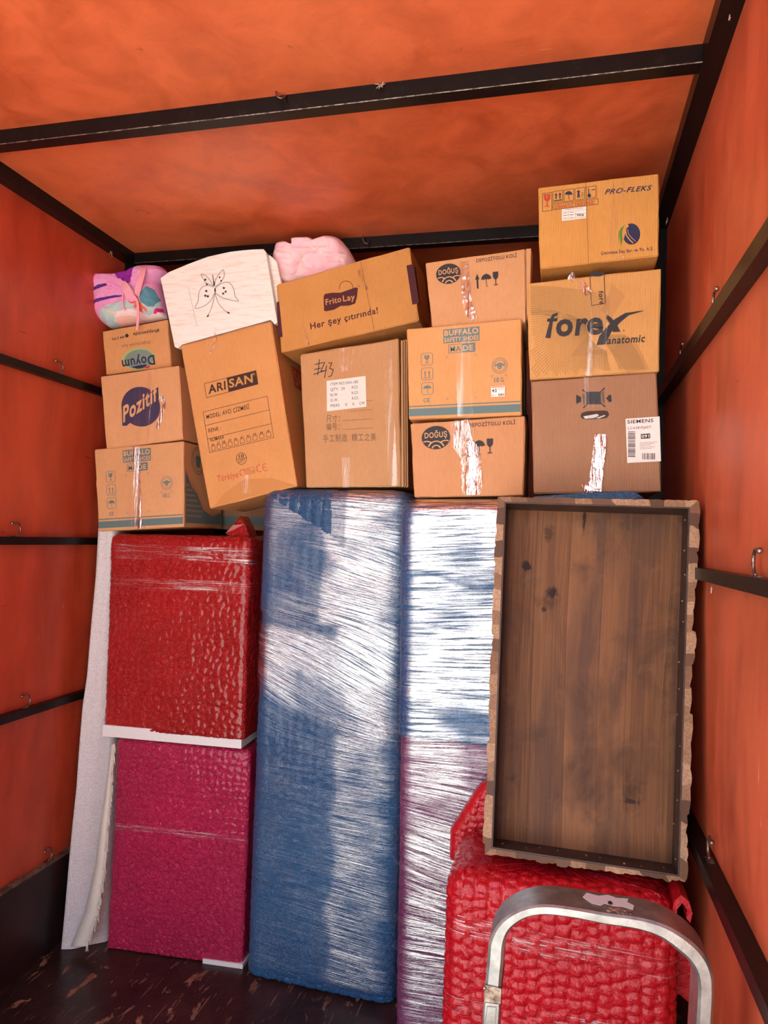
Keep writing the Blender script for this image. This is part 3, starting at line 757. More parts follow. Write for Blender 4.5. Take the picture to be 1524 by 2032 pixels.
fo = mesh_obj('fringe', *join_vf(parts), M_fringe, parent=rug, smooth=True); fo['kind'] = 'stuff'
# ------------------------------------------------------------------ cartons
class Art:
    """flat print on one plane; polygons are collected per ink and stacked in thin layers"""
    def __init__(s, fn):
        s.fn = fn; s.V = []; s.F = []; s.mi = []; s.mats = []; s.done = []; s.cnt = 0; s.nm = None
    def sub(s, name):
        if s.V: s.done.append((s.nm, s.V, s.F, s.mi, s.mats))
        s.V = []; s.F = []; s.mi = []; s.mats = []; s.nm = name
    def mat(s, m):
        if m not in s.mats: s.mats.append(m)
        return s.mats.index(m)
    def poly(s, pts, m, lay=0):
        s.cnt += 1; off = 0.0009 + 0.0004 * lay + 0.000007 * (s.cnt % 50); n0 = len(s.V)
        s.V += [s.fn(x, y, off) for x, y in pts]
        if len(pts) <= 4: F = [tuple(range(len(pts)))] if len(pts) == 3 or True else []
        if len(pts) > 4:
            F = [tuple(t_) for t_ in tessellate_polygon([[Vector((x, y, 0)) for x, y in pts]])]
        for f in F: s.F.append(tuple(n0 + i for i in f)); s.mi.append(s.mat(m))
    def rect(s, x0, y0, x1, y1, m, lay=0): s.poly([(x0, y0), (x1, y0), (x1, y1), (x0, y1)], m, lay)
    def line(s, p, q, w_, m, lay=0):
        p = np.array(p, float); q = np.array(q, float); d = q - p; L = np.linalg.norm(d)
        if L < 1e-9: return
        nn = np.array([-d[1], d[0]]) / L * w_ / 2 * (s.iso if hasattr(s, 'iso') else 1)
        s.poly([tuple(p - nn), tuple(q - nn), tuple(q + nn), tuple(p + nn)], m, lay)
    def pline(s, pts, w_, m, lay=0, closed=False):
        pts = list(pts)
        if closed: pts.append(pts[0])
        for a, b in zip(pts, pts[1:]): s.line(a, b, w_, m, lay)
    def frame(s, pts, w_, m, lay=0): s.pline(pts, w_, m, lay, True)
    def disc(s, cx, cy, rx, ry, m, lay=0, a0=0, a1=360, n=28, rot=0.0):
        pts = []
        full = abs(a1 - a0) >= 360
        for i in range(n + (0 if full else 1)):
            a = math.radians(a0 + (a1 - a0) * i / n); x = rx * math.cos(a); y = ry * math.sin(a)
            pts.append((cx + x * math.cos(rot) - y * math.sin(rot), cy + x * math.sin(rot) + y * math.cos(rot)))
        s.poly(pts, m, lay)
    def ring(s, cx, cy, rx, ry, w_, m, lay=0, a0=0, a1=360, n=28, rot=0.0):
        pts = []
        for i in range(n + 1):
            a = math.radians(a0 + (a1 - a0) * i / n); x = rx * math.cos(a); y = ry * math.sin(a)
            pts.append((cx + x * math.cos(rot) - y * math.sin(rot), cy + x * math.sin(rot) + y * math.cos(rot)))
        s.pline(pts, w_, m, lay)
    def text(s, body, p0, p1, h, m, lay=1, bold=0.0, shear=0.0, upv=None, space=1.10, arch=None):
        c = bpy.data.curves.new('text', 'FONT'); c.body = body; c.size = 1.0; c.offset = bold * 0.6; c.shear = shear; c.space_character = space
        c.resolution_u = 3
        o = bpy.data.objects.new('text', c); COL.objects.link(o); bpy.context.view_layer.update()
        me = bpy.data.meshes.new_from_object(o.evaluated_get(bpy.context.evaluated_depsgraph_get()))
        co = np.array([v.co[:] for v in me.vertices]); fs = [tuple(p.vertices) for p in me.polygons]
        bpy.data.objects.remove(o); bpy.data.curves.remove(c); bpy.data.meshes.remove(me)
        if len(co) == 0: return
        x = (co[:, 0] - co[:, 0].min()) / max(1e-6, np.ptp(co[:, 0])); y = co[:, 1] / 0.72
        p0 = np.array(p0, float); p1 = np.array(p1, float); d = p1 - p0
        if upv is None:
            L = np.linalg.norm(d); upv = np.array([d[1], -d[0]]) / L * h
        else: upv = np.array(upv, float)
        off = 0.0009 + 0.0004 * lay; n0 = len(s.V)
        for a, b in zip(x, y):
            q = p0 + d * a + upv * (b + (arch * 4 * a * (1 - a) if arch else 0)); s.V.append(s.fn(q[0], q[1], off))
        k_ = s.mat(m)
        for f in fs: s.F.append(tuple(n0 + i for i in f)); s.mi.append(k_)
    def build(s, parent, name='printed_marks', label=None):
        if s.V: s.done.append((s.nm, s.V, s.F, s.mi, s.mats))
        for nm, V, F, mi, mats in s.done:
            o = mesh_obj(nm or name, V, F, mats, parent=parent, mi=mi)
            if label: o['label'] = label

class Carton:
    def __init__(s, label, quad, Y, depth, col=C_TAN, corr='x', group=None, seed=0, dent=0.003, name='cardboard_box', cat='box', dvec=None):
        if not isinstance(Y, (list, tuple)): Y = [Y] * 4
        s.F = [atY(q[0], q[1], y) for q, y in zip(quad, Y)]         # TL TR BR BL
        s.pl = plane3(s.F[0], s.F[1], s.F[3])
        s.F[2] = s.pl.at(*quad[2])
        n = s.pl.n; s.n = n; s.d = depth
        dv = n * depth if dvec is None else np.array(dvec) * depth
        s.B = [p + dv for p in s.F]
        allp = np.array(s.F + s.B)
        s.root = thing(name, label, cat, (allp[:, 0].mean(), allp[:, 1].mean(), allp[:, 2].min()), group)
        s.col = col
        s.mat = card_mat('cardboard ' + str(seed), col, corr, seed * 0.37)
        # body grid
        n_ = 14; V = []; F = []
        TL, TR, BR, BLc = s.F
        def cor(u, v_, w_):
            return (TL * (1 - u) * (1 - v_) + TR * u * (1 - v_) + BR * u * v_ + BLc * (1 - u) * v_) + dv * w_
        cen = allp.mean(0); key = {}
        rs = seed * 13 + 3
        def vert(u, v_, w_):
            kk = (round(u, 4), round(v_, 4), round(w_, 4))
            if kk in key: return key[kk]
            p = cor(u, v_, w_)
            on = [abs(a - 0.5) > 0.499 for a in (u, v_, w_)]
            if sum(on) >= 2:
                r1 = float(vnoise(np.array([u * 9 + w_ * 5 + rs]), np.array([v_ * 9 + w_ * 7]), rs)[0])
                amt = dent * (0.35 + r1 * 0.9) * (1.6 if sum(on) == 3 else 1.0)
                dirv = np.zeros(3)
                if on[0]: dirv += (cor(0.5, v_, w_) - p) / np.linalg.norm(cor(0.5, v_, w_) - p)
                if on[1]: dirv += (cor(u, 0.5, w_) - p) / np.linalg.norm(cor(u, 0.5, w_) - p)
                if on[2]: dirv += (cor(u, v_, 0.5) - p) / np.linalg.norm(cor(u, v_, 0.5) - p)
                p = p + dirv * amt
            elif on[0] or on[1]:
                p = p + (p - cen) / np.linalg.norm(p - cen) * 0.006 * (fbm(np.array([u * 3 + v_ * 3]), np.array([w_ * 4]), rs)[0] - 0.6)
            key[kk] = len(V); V.append(p); return key[kk]
        # parameter values with a tight first step, so only the very edge is rounded and worn
        g1 = [0.0, 0.012] + [0.012 + 0.976 * i / n_ for i in range(1, n_)] + [0.988, 1.0]
        for a in range(len(g1) - 1):
            for b in range(len(g1) - 1):
                u0, u1, v0, v1 = g1[a], g1[a + 1], g1[b], g1[b + 1]
                for w_ in (0.0, 1.0):
                    F.append((vert(u0, v0, w_), vert(u1, v0, w_), vert(u1, v1, w_), vert(u0, v1, w_)))
                    F.append((vert(w_, u0, v0), vert(w_, u1, v0), vert(w_, u1, v1), vert(w_, u0, v1)))
                    F.append((vert(u0, w_, v0), vert(u1, w_, v0), vert(u1, w_, v1), vert(u0, w_, v1)))
        s.body = mesh_obj('carton_body', V, F, s.mat, parent=s.root)
        s.cor = cor
    def px(s): return Art(lambda x, y, off: s.pl.at(x, y, off))
    def uv(s):
        TL, TR, BR, BLc = s.F
        a = Art(lambda u, v_, off: TL * (1 - u) * (1 - v_) + TR * u * (1 - v_) + BR * u * v_ + BLc * (1 - u) * v_ - s.n * off)
        return a
    def side(s, which='R'):
        A, B = (s.F[1], s.F[2]) if which == 'R' else (s.F[0], s.F[3])
        A2, B2 = (s.B[1], s.B[2]) if which == 'R' else (s.B[0], s.B[3])
        nn = np.cross(A2 - A, B - A); nn /= np.linalg.norm(nn)
        if (nn[0] < 0) == (which == 'R'): nn = -nn
        return Art(lambda u, v_, off: A * (1 - u) * (1 - v_) + A2 * u * (1 - v_) + B2 * u * v_ + B * (1 - u) * v_ + nn * (off + 0.004))
    def tape(s, pts, hw, m=None, name='packing_tape', amp=0.0012, off=0.0024, seed=1, over_bottom=False):
        """strip along px polyline (front face), half width hw px"""
        m = m or M_tape; pts = [np.array(p, float) for p in pts]
        L = [0]
        for a, b in zip(pts, pts[1:]): L.append(L[-1] + np.linalg.norm(b - a))
        n = max(4, int(L[-1] / 5)); k_ = max(3, int(hw * 2 / 5)); V = []; F = []
        for i in range(n + 1):
            t_ = L[-1] * i / n; x = np.interp(t_, L, [p[0] for p in pts]); y = np.interp(t_, L, [p[1] for p in pts])
            j = min(max(np.searchsorted(L, t_) - 1, 0), len(pts) - 2); d = pts[j + 1] - pts[j]; d /= np.linalg.norm(d); nn = np.array([-d[1], d[0]])
            for q in range(k_ + 1):
                o_ = (q / k_ * 2 - 1) * hw * (1 + 0.04 * math.sin(i * 1.3 + seed)); z = vnoise(np.array([q * 0.9 + seed]), np.array([i * 0.7]), seed)[0]
                V.append(s.pl.at(x + nn[0] * o_, y + nn[1] * o_, off + amp * z))
        for i in range(n):
            for q in range(k_): a = i * (k_ + 1) + q; F.append((a, a + 1, a + k_ + 2, a + k_ + 1))
        return mesh_obj(name, V, F, m, parent=s.root, smooth=True)
    def seam(s, p, q, w_=1.2):
        a = s.px(); a.line(p, q, w_, M_crease, 0); a.build(s.root, 'flap_seam')
M_crease = flat_mat('cardboard crease', (0.17, 0.085, 0.035, 1), 0.9)
M_crease2 = flat_mat('torn cardboard edge', lin(222, 180, 130), 0.9)

c1 = lambda x, y: (160 + x / 3.278, 460 + y / 3.278)
c2 = lambda x, y: (520 + x / 2.822, 440 + y / 2.822)
c3 = lambda x, y: (1020 + x / 2.9025, 320 + y / 2.9025)
c5 = lambda x, y: (390 + x / 8.467, 720 + y / 8.467)
c6 = lambda x, y: (1060 + x / 5.8615, 350 + y / 5.8615)

# pictogram helpers, in any 2D frame (cx, cy centre, w, h size)
def umbrella(a, cx, cy, w_, h_, m, lay=1):
    pts = [(cx + w_ / 2 * math.cos(math.radians(t_)), cy - h_ * 0.05 - h_ * 0.42 * math.sin(math.radians(t_))) for t_ in range(0, 181, 12)]
    sc = []
    for i in range(4):
        x0_ = cx - w_ / 2 + w_ / 4 * i; sc += [(x0_ + w_ / 8, cy - h_ * 0.10), (x0_ + w_ / 4, cy - h_ * 0.03)]
    a.poly(pts + sc[:-1], m, lay)
    a.line((cx, cy - h_ * 0.5), (cx, cy + h_ * 0.42), w_ * 0.06, m, lay)
    a.ring(cx + w_ * 0.07, cy + h_ * 0.42, w_ * 0.07, h_ * 0.06, w_ * 0.05, m, lay, 0, 180, 8)
def goblet(a, cx, cy, w_, h_, m, lay=1, crack=None):
    a.poly([(cx - w_ / 2, cy - h_ / 2), (cx + w_ / 2, cy - h_ / 2), (cx + w_ * 0.48, cy - h_ * 0.12), (cx + w_ * 0.2, cy + h_ * 0.06), (cx - w_ * 0.2, cy + h_ * 0.06), (cx - w_ * 0.48, cy - h_ * 0.12)], m, lay)
    a.rect(cx - w_ * 0.08, cy, cx + w_ * 0.08, cy + h_ * 0.44, m, lay); a.rect(cx - w_ * 0.36, cy + h_ * 0.43, cx + w_ * 0.36, cy + h_ * 0.5, m, lay)
    if crack: a.poly([(cx - w_ * 0.1, cy - h_ * 0.5), (cx + w_ * 0.1, cy - h_ * 0.34), (cx - w_ * 0.05, cy - h_ * 0.26), (cx + w_ * 0.06, cy - h_ * 0.12), (cx - 0.18 * w_, cy - h_ * 0.28), (cx, cy - h_ * 0.34)], crack, lay + 1)
def arrow_up(a, cx, cy, w_, h_, m, lay=1):
    a.poly([(cx, cy - h_ / 2), (cx + w_ / 2, cy - h_ * 0.12), (cx + w_ * 0.2, cy - h_ * 0.12), (cx + w_ * 0.2, cy + h_ / 2), (cx - w_ * 0.2, cy + h_ / 2), (cx - w_ * 0.2, cy - h_ * 0.12), (cx - w_ / 2, cy - h_ * 0.12)], m, lay)
def ce_mark(a, x0_, y0_, x1_, y1_, w_, m, lay=1, tilt=0.0):
    h_ = (y1_ - y0_); r = h_ / 2; rx = (x1_ - x0_) * 0.27
    cy = (y0_ + y1_) / 2
    a.ring(x0_ + rx, cy, rx, r, w_, m, lay, 50, 310, 14); cx = x0_ + (x1_ - x0_) * 0.80
    a.ring(cx, cy - tilt, rx, r, w_, m, lay, 50, 310, 14); a.line((cx - rx, cy - tilt), (cx + rx * 0.35, cy - tilt), w_, m, lay)
def barcode(a, x0_, y0_, x1_, y1_, m, lay=2, vert=False, seed=1, n=26):
    r = random.Random(seed); p = 0
    ws = [r.choice((1, 1, 2, 3)) for _ in range(n)]; tot = sum(ws)
    for i, w_ in enumerate(ws):
        q0 = p / tot; q1 = (p + w_) / tot; p += w_
        if i % 2 == 0:
            if vert: a.rect(x0_, y0_ + (y1_ - y0_) * q0, x1_, y0_ + (y1_ - y0_) * q1, m, lay)
            else: a.rect(x0_ + (x1_ - x0_) * q0, y0_, x0_ + (x1_ - x0_) * q1, y1_, m, lay)

def shoe_print(c, label43=False):
    a = c.uv(); asp = np.linalg.norm(c.F[1] - c.F[0]) / np.linalg.norm(c.F[3] - c.F[0]); T_ = INK_TEAL
    a.sub('printed_logo'); a.rect(0.325, 0.045, 0.640, 0.195, T_, 0)
    a.text('BUFFALO', (0.335, 0.115), (0.63, 0.115), 0.062, INK_TAN, 1, bold=0.05, upv=(0, -0.058))
    a.text('SAFETY SHOES', (0.332, 0.183), (0.632, 0.183), 0.05, INK_TAN, 1, bold=0.04, upv=(0, -0.048))
    a.frame([(0.37, 0.215), (0.60, 0.215), (0.60, 0.305), (0.37, 0.305)], 0.006, T_, 0)
    a.rect(0.485, 0.218, 0.597, 0.302, T_, 0)
    a.text('MA', (0.385, 0.29), (0.478, 0.29), 0.06, T_, 1, bold=0.03, upv=(0, -0.058)); a.text('DE', (0.495, 0.29), (0.585, 0.29), 0.06, INK_TAN, 1, bold=0.03, upv=(0, -0.058))
    a.sub('handling_symbols')
    for i, (v0) in enumerate((0.285, 0.445, 0.605)):
        x0_, x1_ = 0.125, 0.228; v1 = v0 + 0.13; r = 0.015
        a.frame([(x0_ + r, v0), (x1_ - r, v0), (x1_, v0 + r), (x1_, v1 - r), (x1_ - r, v1), (x0_ + r, v1), (x0_, v1 - r), (x0_, v0 + r)], 0.005, T_, 0)
        cx, cy = (x0_ + x1_) / 2, (v0 + v1) / 2
        if i == 0: goblet(a, cx, cy, 0.045, 0.085, T_, 0, INK_TAN)
        elif i == 1:
            arrow_up(a, cx - 0.018, cy, 0.02, 0.07, T_, 0); arrow_up(a, cx + 0.018, cy, 0.02, 0.07, T_, 0); a.rect(cx - 0.034, cy + 0.04, cx + 0.034, cy + 0.046, T_, 0)
        else: umbrella(a, cx, cy + 0.005, 0.075, 0.085, T_, 0)
    ce_mark(a, 0.143, 0.775, 0.20, 0.815, 0.007, T_, 0)
    a.sub('bull_badge')
    cx, cy = 0.812, 0.475; rx = 0.064; ry = rx * asp
    a.ring(cx, cy, rx, ry, 0.005, T_, 0); a.ring(cx, cy, rx * 0.76, ry * 0.76, 0.004, T_, 0)
    a.poly([(cx - rx * 0.30, cy - ry * 0.30), (cx, cy - ry * 0.42), (cx + rx * 0.30, cy - ry * 0.30), (cx + rx * 0.34, cy), (cx + rx * 0.17, cy + ry * 0.45), (cx - rx * 0.17, cy + ry * 0.45), (cx - rx * 0.34, cy)], T_, 0)
    for sg in (-1, 1):
        a.poly([(cx + sg * rx * 0.28, cy - ry * 0.30), (cx + sg * rx * 0.60, cy - ry * 0.10), (cx + sg * rx * 0.52, cy - ry * 0.55), (cx + sg * rx * 0.66, cy - ry * 0.15), (cx + sg * rx * 0.62, cy + ry * 0.06), (cx + sg * rx * 0.30, cy - ry * 0.06)], T_, 0)
        a.disc(cx + sg * rx * 0.13, cy - ry * 0.05, rx * 0.05, ry * 0.05, INK_TAN, 1, n=8)
    a.disc(cx, cy + ry * 0.28, rx * 0.1, ry * 0.07, INK_TAN, 1, n=10)
    a.sub('quantity_mark'); a.text('10', (0.765, 0.645), (0.806, 0.645), 0.05, T_, 0, bold=0.05, upv=(0, -0.05))
    a.text('ÇİFT', (0.816, 0.618), (0.848, 0.618), 0.02, T_, 0, bold=0.03, upv=(0, -0.02)); a.text('PAIR', (0.816, 0.645), (0.848, 0.645), 0.02, T_, 0, bold=0.03, upv=(0, -0.02))
    for (x_, y_, sx_, sy_) in ((0.35, 0.34, 1, 1), (0.61, 0.34, -1, 1), (0.35, 0.80, 1, -1), (0.61, 0.80, -1, -1), (0.745, 0.575, 1, 1), (0.87, 0.575, -1, 1)):
        a.line((x_, y_), (x_ + sx_ * 0.018, y_), 0.004, T_, 0); a.line((x_, y_), (x_, y_ + sy_ * 0.02), 0.004, T_, 0)
    a.sub('printed_band'); a.rect(0.0075, 0.882, 0.99, 0.962, T_, 0); a.rect(0.0075, 0.850, 0.99, 0.862, T_, 0)
    a.build(c.root)
    if label43:
        a = c.uv(); a.rect(0.735, 0.685, 0.858, 0.80, PAPER, 2)
        a.rect(0.742, 0.692, 0.85, 0.700, INK_RED, 3); a.text('43', (0.745, 0.748), (0.785, 0.748), 0.04, INK, 3, bold=0.03, upv=(0, -0.035))
        barcode(a, 0.80, 0.765, 0.852, 0.79, INK, 3, n=22); a.text('Nr 1', (0.745, 0.788), (0.775, 0.788), 0.015, INK, 3, upv=(0, -0.016))
        a.text('BUFFALO', (0.80, 0.725), (0.845, 0.725), 0.015, INK_GREY, 3, upv=(0, -0.014))
        a.frame([(0.735, 0.685), (0.858, 0.685), (0.858, 0.80), (0.735, 0.80)], 0.002, INK_RED, 3)
        a.build(c.root, 'paper_label', 'small white size label')
    # side: teal triangle pattern and badge
    a = c.side('R')
    a.poly([(0.02, 0.34), (0.16, 0.52), (0.30, 0.60), (0.45, 0.78), (0.7, 0.86), (0.98, 0.80), (0.98, 0.95), (0.02, 0.95)], INK_TEAL, 0)
    for j in range(7):
        for i in range(9):
            x_ = 0.04 + i * 0.045 + (j % 2) * 0.022; y_ = 0.5 + j * 0.06
            if y_ > 0.42 + x_ * 0.9: a.ring(x_, y_ + 0.02, 0.02, 0.025, 0.006, INK_TAN, 1, 180, 360, 6)
    a.ring(0.33, 0.20, 0.16, 0.16, 0.01, INK_TEAL, 0); a.ring(0.33, 0.20, 0.13, 0.13, 0.006, INK_TEAL, 0)
    a.poly([(0.26, 0.16), (0.33, 0.13), (0.40, 0.16), (0.37, 0.28), (0.29, 0.28)], INK_TEAL, 0)
    a.build(c.root, 'side_print')

def deposit_print(c):
    a = c.uv(); asp = np.linalg.norm(c.F[1] - c.F[0]) / np.linalg.norm(c.F[3] - c.F[0])
    cx, cy, rx = 0.225, 0.212, 0.128; ry = rx * asp * 0.80
    a.sub('printed_logo')
    a.disc(cx, cy, rx, ry, INK, 0)
    for sx_, yc, rr in ((-0.66, 0.98, 0.52), (0.66, 0.98, 0.52), (0.0, 1.06, 0.56), (-0.0, 1.06, 0.30)):
        seg_ = []
        for t_ in range(180, 361, 6):
            x_ = sx_ + rr * math.cos(math.radians(t_)) * 1.05; y_ = yc + rr * 1.35 * math.sin(math.radians(t_))
            if x_ * x_ + y_ * y_ < 0.96 and not (abs(sx_) > 0.1 and (x_ / 0.58) ** 2 + ((y_ - 1.06) / 0.75) ** 2 < 1): seg_.append((cx + rx * x_, cy + ry * y_))
            else:
                if len(seg_) > 1: a.pline(seg_, rx * 0.10, INK_TAN, 1)
                seg_ = []
        if len(seg_) > 1: a.pline(seg_, rx * 0.10, INK_TAN, 1)
    a.text('DOĞUŞ', (cx - rx * 0.78, cy + ry * 0.0), (cx + rx * 0.78, cy - ry * 0.02), 0.1, INK_TAN, 1, bold=0.02, upv=(0, -ry * 0.48))
    a.sub('printed_lettering'); a.text('DEPOZİTOLU KOLİ', (0.515, 0.10), (0.915, 0.10), 0.05, INK, 0, bold=0.02, upv=(0, -0.050))
    a.sub('handling_symbols'); arrow_up(a, 0.515, 0.37, 0.045, 0.21, INK, 0); umbrella(a, 0.605, 0.37, 0.105, 0.19, INK, 0); goblet(a, 0.70, 0.36, 0.056, 0.19, INK, 0)
    a.build(c.root)

# --- left stack
cA = Carton('tan shoe carton with teal band, bottom of the left stack on the red wrap', [c1(87, 1415), c1(670, 1360), c1(672, 1920), c1(115, 1950)], 2.66, 0.34, C_TAN, seed=1)
shoe_print(cA); cA.tape([c1(365, 1400), c1(375, 1930)], 7, M_tape_shiny); cA.tape([c1(358, 1385), c1(370, 1930)], 17)
cB = Carton('tan carton with round indigo word logo, middle of the left stack', [c1(128, 940), c1(640, 868), c1(665, 1350), c1(165, 1412)], 2.66, 0.32, lin(216, 160, 112), seed=2)
a = cB.px(); P_ = lambda x, y: c1(x, y)
cx, cy = P_(392, 1138); a.disc(cx, cy, 38, 40, INK_PURP, 0, n=36, rot=-0.5)
a.poly([P_(268, 1140), P_(300, 1135), P_(505, 1010), P_(508, 1085), P_(300, 1262), P_(272, 1262)], INK_PURP, 0)
a.poly([P_(322, 1050), P_(362, 1085), P_(325, 1105)], INK_PURP, 0); a.poly([P_(410, 1200), P_(462, 1188), P_(448, 1232)], INK_PURP, 0)
a.text('Pozitif', P_(278, 1240), P_(505, 1088), 38, INK_TAN, 1, bold=0.045, shear=0.1, upv=(-2, -31)); a.build(cB.root)
cB.tape([c1(398, 915), c1(425, 1375)], 20); cB.tape([c1(520, 1060), c1(548, 1120), c1(500, 1280)], 3.5, M_tape_shiny, 'tape_crease')
cC = Carton('tan water carton printed upside down, top of the left stack', [c1(140, 648), c1(565, 570), c1(590, 880), c1(165, 930)], 2.70, 0.28, lin(212, 154, 100), seed=3)
a = cC.px()
a.sub('printed_logo'); cx, cy = P_(378, 826); a.disc(cx, cy, 33, 22, INK_LIGHT, 0, n=30, rot=-0.12); a.disc(cx + 1, cy + 1, 29, 19, flat_mat('muted teal ink', (0.20, 0.27, 0.22, 1)), 1, n=30, rot=-0.12)
a.text('Doyum', P_(478, 802), P_(268, 838), 24, INK_NAVY, 2, bold=0.04, upv=(3, 19)); a.sub('printed_lettering'); a.text('Doğal Kaynak Suyu', P_(455, 708), P_(265, 740), 8, INK_GREY, 1, shear=0.3, upv=(0.5, 6))
a.text('#hepyanında', P_(512, 632), P_(342, 660), 10, INK, 1, bold=0.02, upv=(0.7, 7)); a.text('444 3 993', P_(285, 676), P_(205, 690), 8, INK, 1, bold=0.02, upv=(0.5, 5.5)); cx, cy = P_(302, 676); a.disc(cx, cy, 3.6, 3.6, INK, 1, n=12)
a.sub('printed_wave'); a.poly([P_(330, 880), P_(380, 868), P_(432, 862), P_(420, 885), P_(372, 892)], INK_NAVY, 2); a.poly([P_(405, 882), P_(458, 870), P_(440, 890)], INK_RED, 3)
a.build(cC.root)
# --- leaning tall carton
cD = Carton('tall tilted tan boot carton leaning left beside the stack of three', [c1(648, 738), c1(1240, 578), c1(1410, 1655), c1(838, 1803)], 2.66, 0.33, lin(216, 154, 94), seed=4)
a = cD.px(); Q = lambda x, y: c5(x, y)
K_ = INK_BROWN
a.sub('printed_logo'); a.frame([Q(133, 350), Q(1000, 130), Q(1035, 358), Q(170, 588)], 0.9, K_, 0); a.poly([Q(508, 252), Q(1000, 130), Q(1035, 358), Q(540, 490)], K_, 0)
a.text('ARI', Q(205, 522), Q(495, 442), 18, K_, 1, bold=0.04, upv=(-1.2, -17)); a.text('SAN', Q(552, 420), Q(950, 325), 18, INK_OCH, 1, bold=0.04, upv=(-1.2, -17)); a.text('®', Q(948, 215), Q(992, 205), 5, INK_OCH, 1)
a.sub('size_table'); a.frame([Q(110, 828), Q(1188, 560), Q(1298, 1255), Q(222, 1510)], 0.8, K_, 0)
a.line(Q(150, 1055), Q(1222, 790), 0.8, K_); a.line(Q(190, 1280), Q(1258, 1022), 0.8, K_)
a.text('MODEL: AVCI ÇİZMESİ', Q(172, 945), Q(888, 768), 8, K_, 0, bold=0.015, upv=(-0.9, -8.5)); a.text('RENK :', Q(208, 1175), Q(410, 1125), 8, K_, 0, bold=0.015, upv=(-0.9, -8.2)); a.text('NUMARA', Q(238, 1330), Q(465, 1270), 7, K_, 0, bold=0.015, upv=(-0.9, -7))
for i, nn_ in enumerate(('36', '37', '38', '39', '40', '41', '42', '43', '44', '45')):
    x_ = (285, 376, 468, 567, 668, 770, 878, 985, 1098, 1212)[i]; y_ = 1440 - (x_ - 285) * 0.247; w2 = 29 + i * 1.1
    a.frame([Q(x_ - w2 - 3, y_ - 36), Q(x_ + w2 - 6, y_ - 50), Q(x_ + w2 + 3, y_ + 24), Q(x_ - w2 + 5, y_ + 40)], 0.7, K_, 0); a.text(nn_, Q(x_ - 30, y_ - 42), Q(x_ + 18, y_ - 54), 4, K_, 0, bold=0.01, upv=(-0.6, -4.6))
a.sub('quantity_mark'); cx, cy = Q(755, 1610); a.ring(cx, cy, 10.2, 11.5, 0.9, K_, 0); a.line(Q(668, 1622), Q(845, 1595), 0.8, K_); a.text('10', Q(712, 1600), Q(795, 1585), 7, K_, 0, bold=0.04, upv=(-0.4, -6.5)); a.text('ÇİFT', Q(705, 1680), Q(815, 1655), 5, K_, 0, bold=0.02, upv=(-0.4, -5.5))
R_ = flat_mat('faded red ink', (0.58, 0.13, 0.06, 1))
a.sub('origin_mark'); a.text('Türkiye', Q(352, 2005), Q(705, 1922), 13, R_, 0, bold=0.03, upv=(-1.2, -13)); a.frame([Q(800, 1792), Q(965, 1748), Q(980, 1850), Q(820, 1888)], 0.9, R_, 0); a.text('YERLİ', Q(822, 1828), Q(922, 1803), 4, R_, 0, bold=0.02, upv=(-0.4, -4)); a.text('ÜRETİM', Q(830, 1868), Q(962, 1838), 4, R_, 0, bold=0.02, upv=(-0.4, -4))
cx, cy = Q(775, 1845); a.ring(cx, cy, 5.5, 6, 2.0, R_, 0, 90, 330)
cx, cy = Q(1055, 1775); a.ring(cx, cy, 5.2, 7, 1.8, R_, 0, 50, 310, rot=-0.25); cx, cy = Q(1155, 1755); a.ring(cx, cy, 5.2, 7, 1.8, R_, 0, 50, 310, rot=-0.25); a.line((cx - 5, cy + 1), (cx + 1.5, cy - 0.5), 1.8, R_)
a.build(cD.root)
cD.tape([c1(870, 655), c1(885, 700), c1(840, 790)], 2.6, M_tape_shiny, 'tape_tail'); cD.tape([c1(1062, 1585), c1(1085, 1700)], 9)
a = cD.px(); a.poly([c1(930, 1705), c1(1060, 1610), c1(1240, 1600), c1(1400, 1650), c1(1250, 1690), c1(1080, 1730), c1(860, 1795)], flat_mat('bent flap cardboard', lin(200, 138, 78), 0.7), -1); a.build(cD.root, 'creased_flap')
a = cD.side('R'); a.rect(0.45, 0.22, 0.95, 0.36, INK_RED, 0); a.text('SAN', (0.5, 0.34), (0.9, 0.34), 0.1, INK_OCH, 1, upv=(0, -0.1)); a.build(cD.root, 'side_print')
# --- #43 carton on the fridge
cE = Carton('tan carton with handwriting and white item sticker standing on the blue fridge', [c2(212, 742), c2(765, 650), c2(780, 1485), c2(245, 1490)], 2.67, 0.34, lin(200, 150, 104), seed=5, dent=0.004)
a = cE.px(); Q = c2
for (x0_, y0_, x1_, y1_) in ((298, 785, 372, 775), (292, 855, 365, 830), (288, 820, 350, 805), (330, 775, 305, 890), (368, 782, 352, 862), (352, 862, 322, 850), (372, 775, 392, 778)): pass
pen = 1.5; a.sub('handwritten_mark')
a.pline([Q(322, 770), Q(312, 860)], pen, INK_PEN); a.pline([Q(295, 800), Q(345, 788)], pen, INK_PEN); a.pline([Q(288, 855), Q(350, 835)], pen, INK_PEN); a.pline([Q(292, 828), Q(330, 820)], pen, INK_PEN)
a.pline([Q(352, 785), Q(330, 838), Q(362, 832)], pen, INK_PEN); a.pline([Q(362, 805), Q(350, 875)], pen, INK_PEN)
a.pline([Q(372, 792), Q(392, 790), Q(378, 822), Q(400, 828), Q(388, 862), Q(372, 870)], pen, INK_PEN)
a.sub('printed_lettering'); a.text('尺寸：', Q(360, 1118), Q(435, 1118), 11, INK_GREY, 0, bold=0.01); a.text('编号：', Q(360, 1165), Q(435, 1163), 11, INK_GREY, 0, bold=0.01)
a.text('手工制造  精工之美', Q(342, 1232), Q(640, 1222), 12, INK_GREY, 0, bold=0.01)
for y_ in (1010, 1062, 1114, 1164): a.line(Q(450 if y_ > 1070 else 480, y_), Q(620, y_ - 10), 0.8, INK_GREY)
a.build(cE.root)
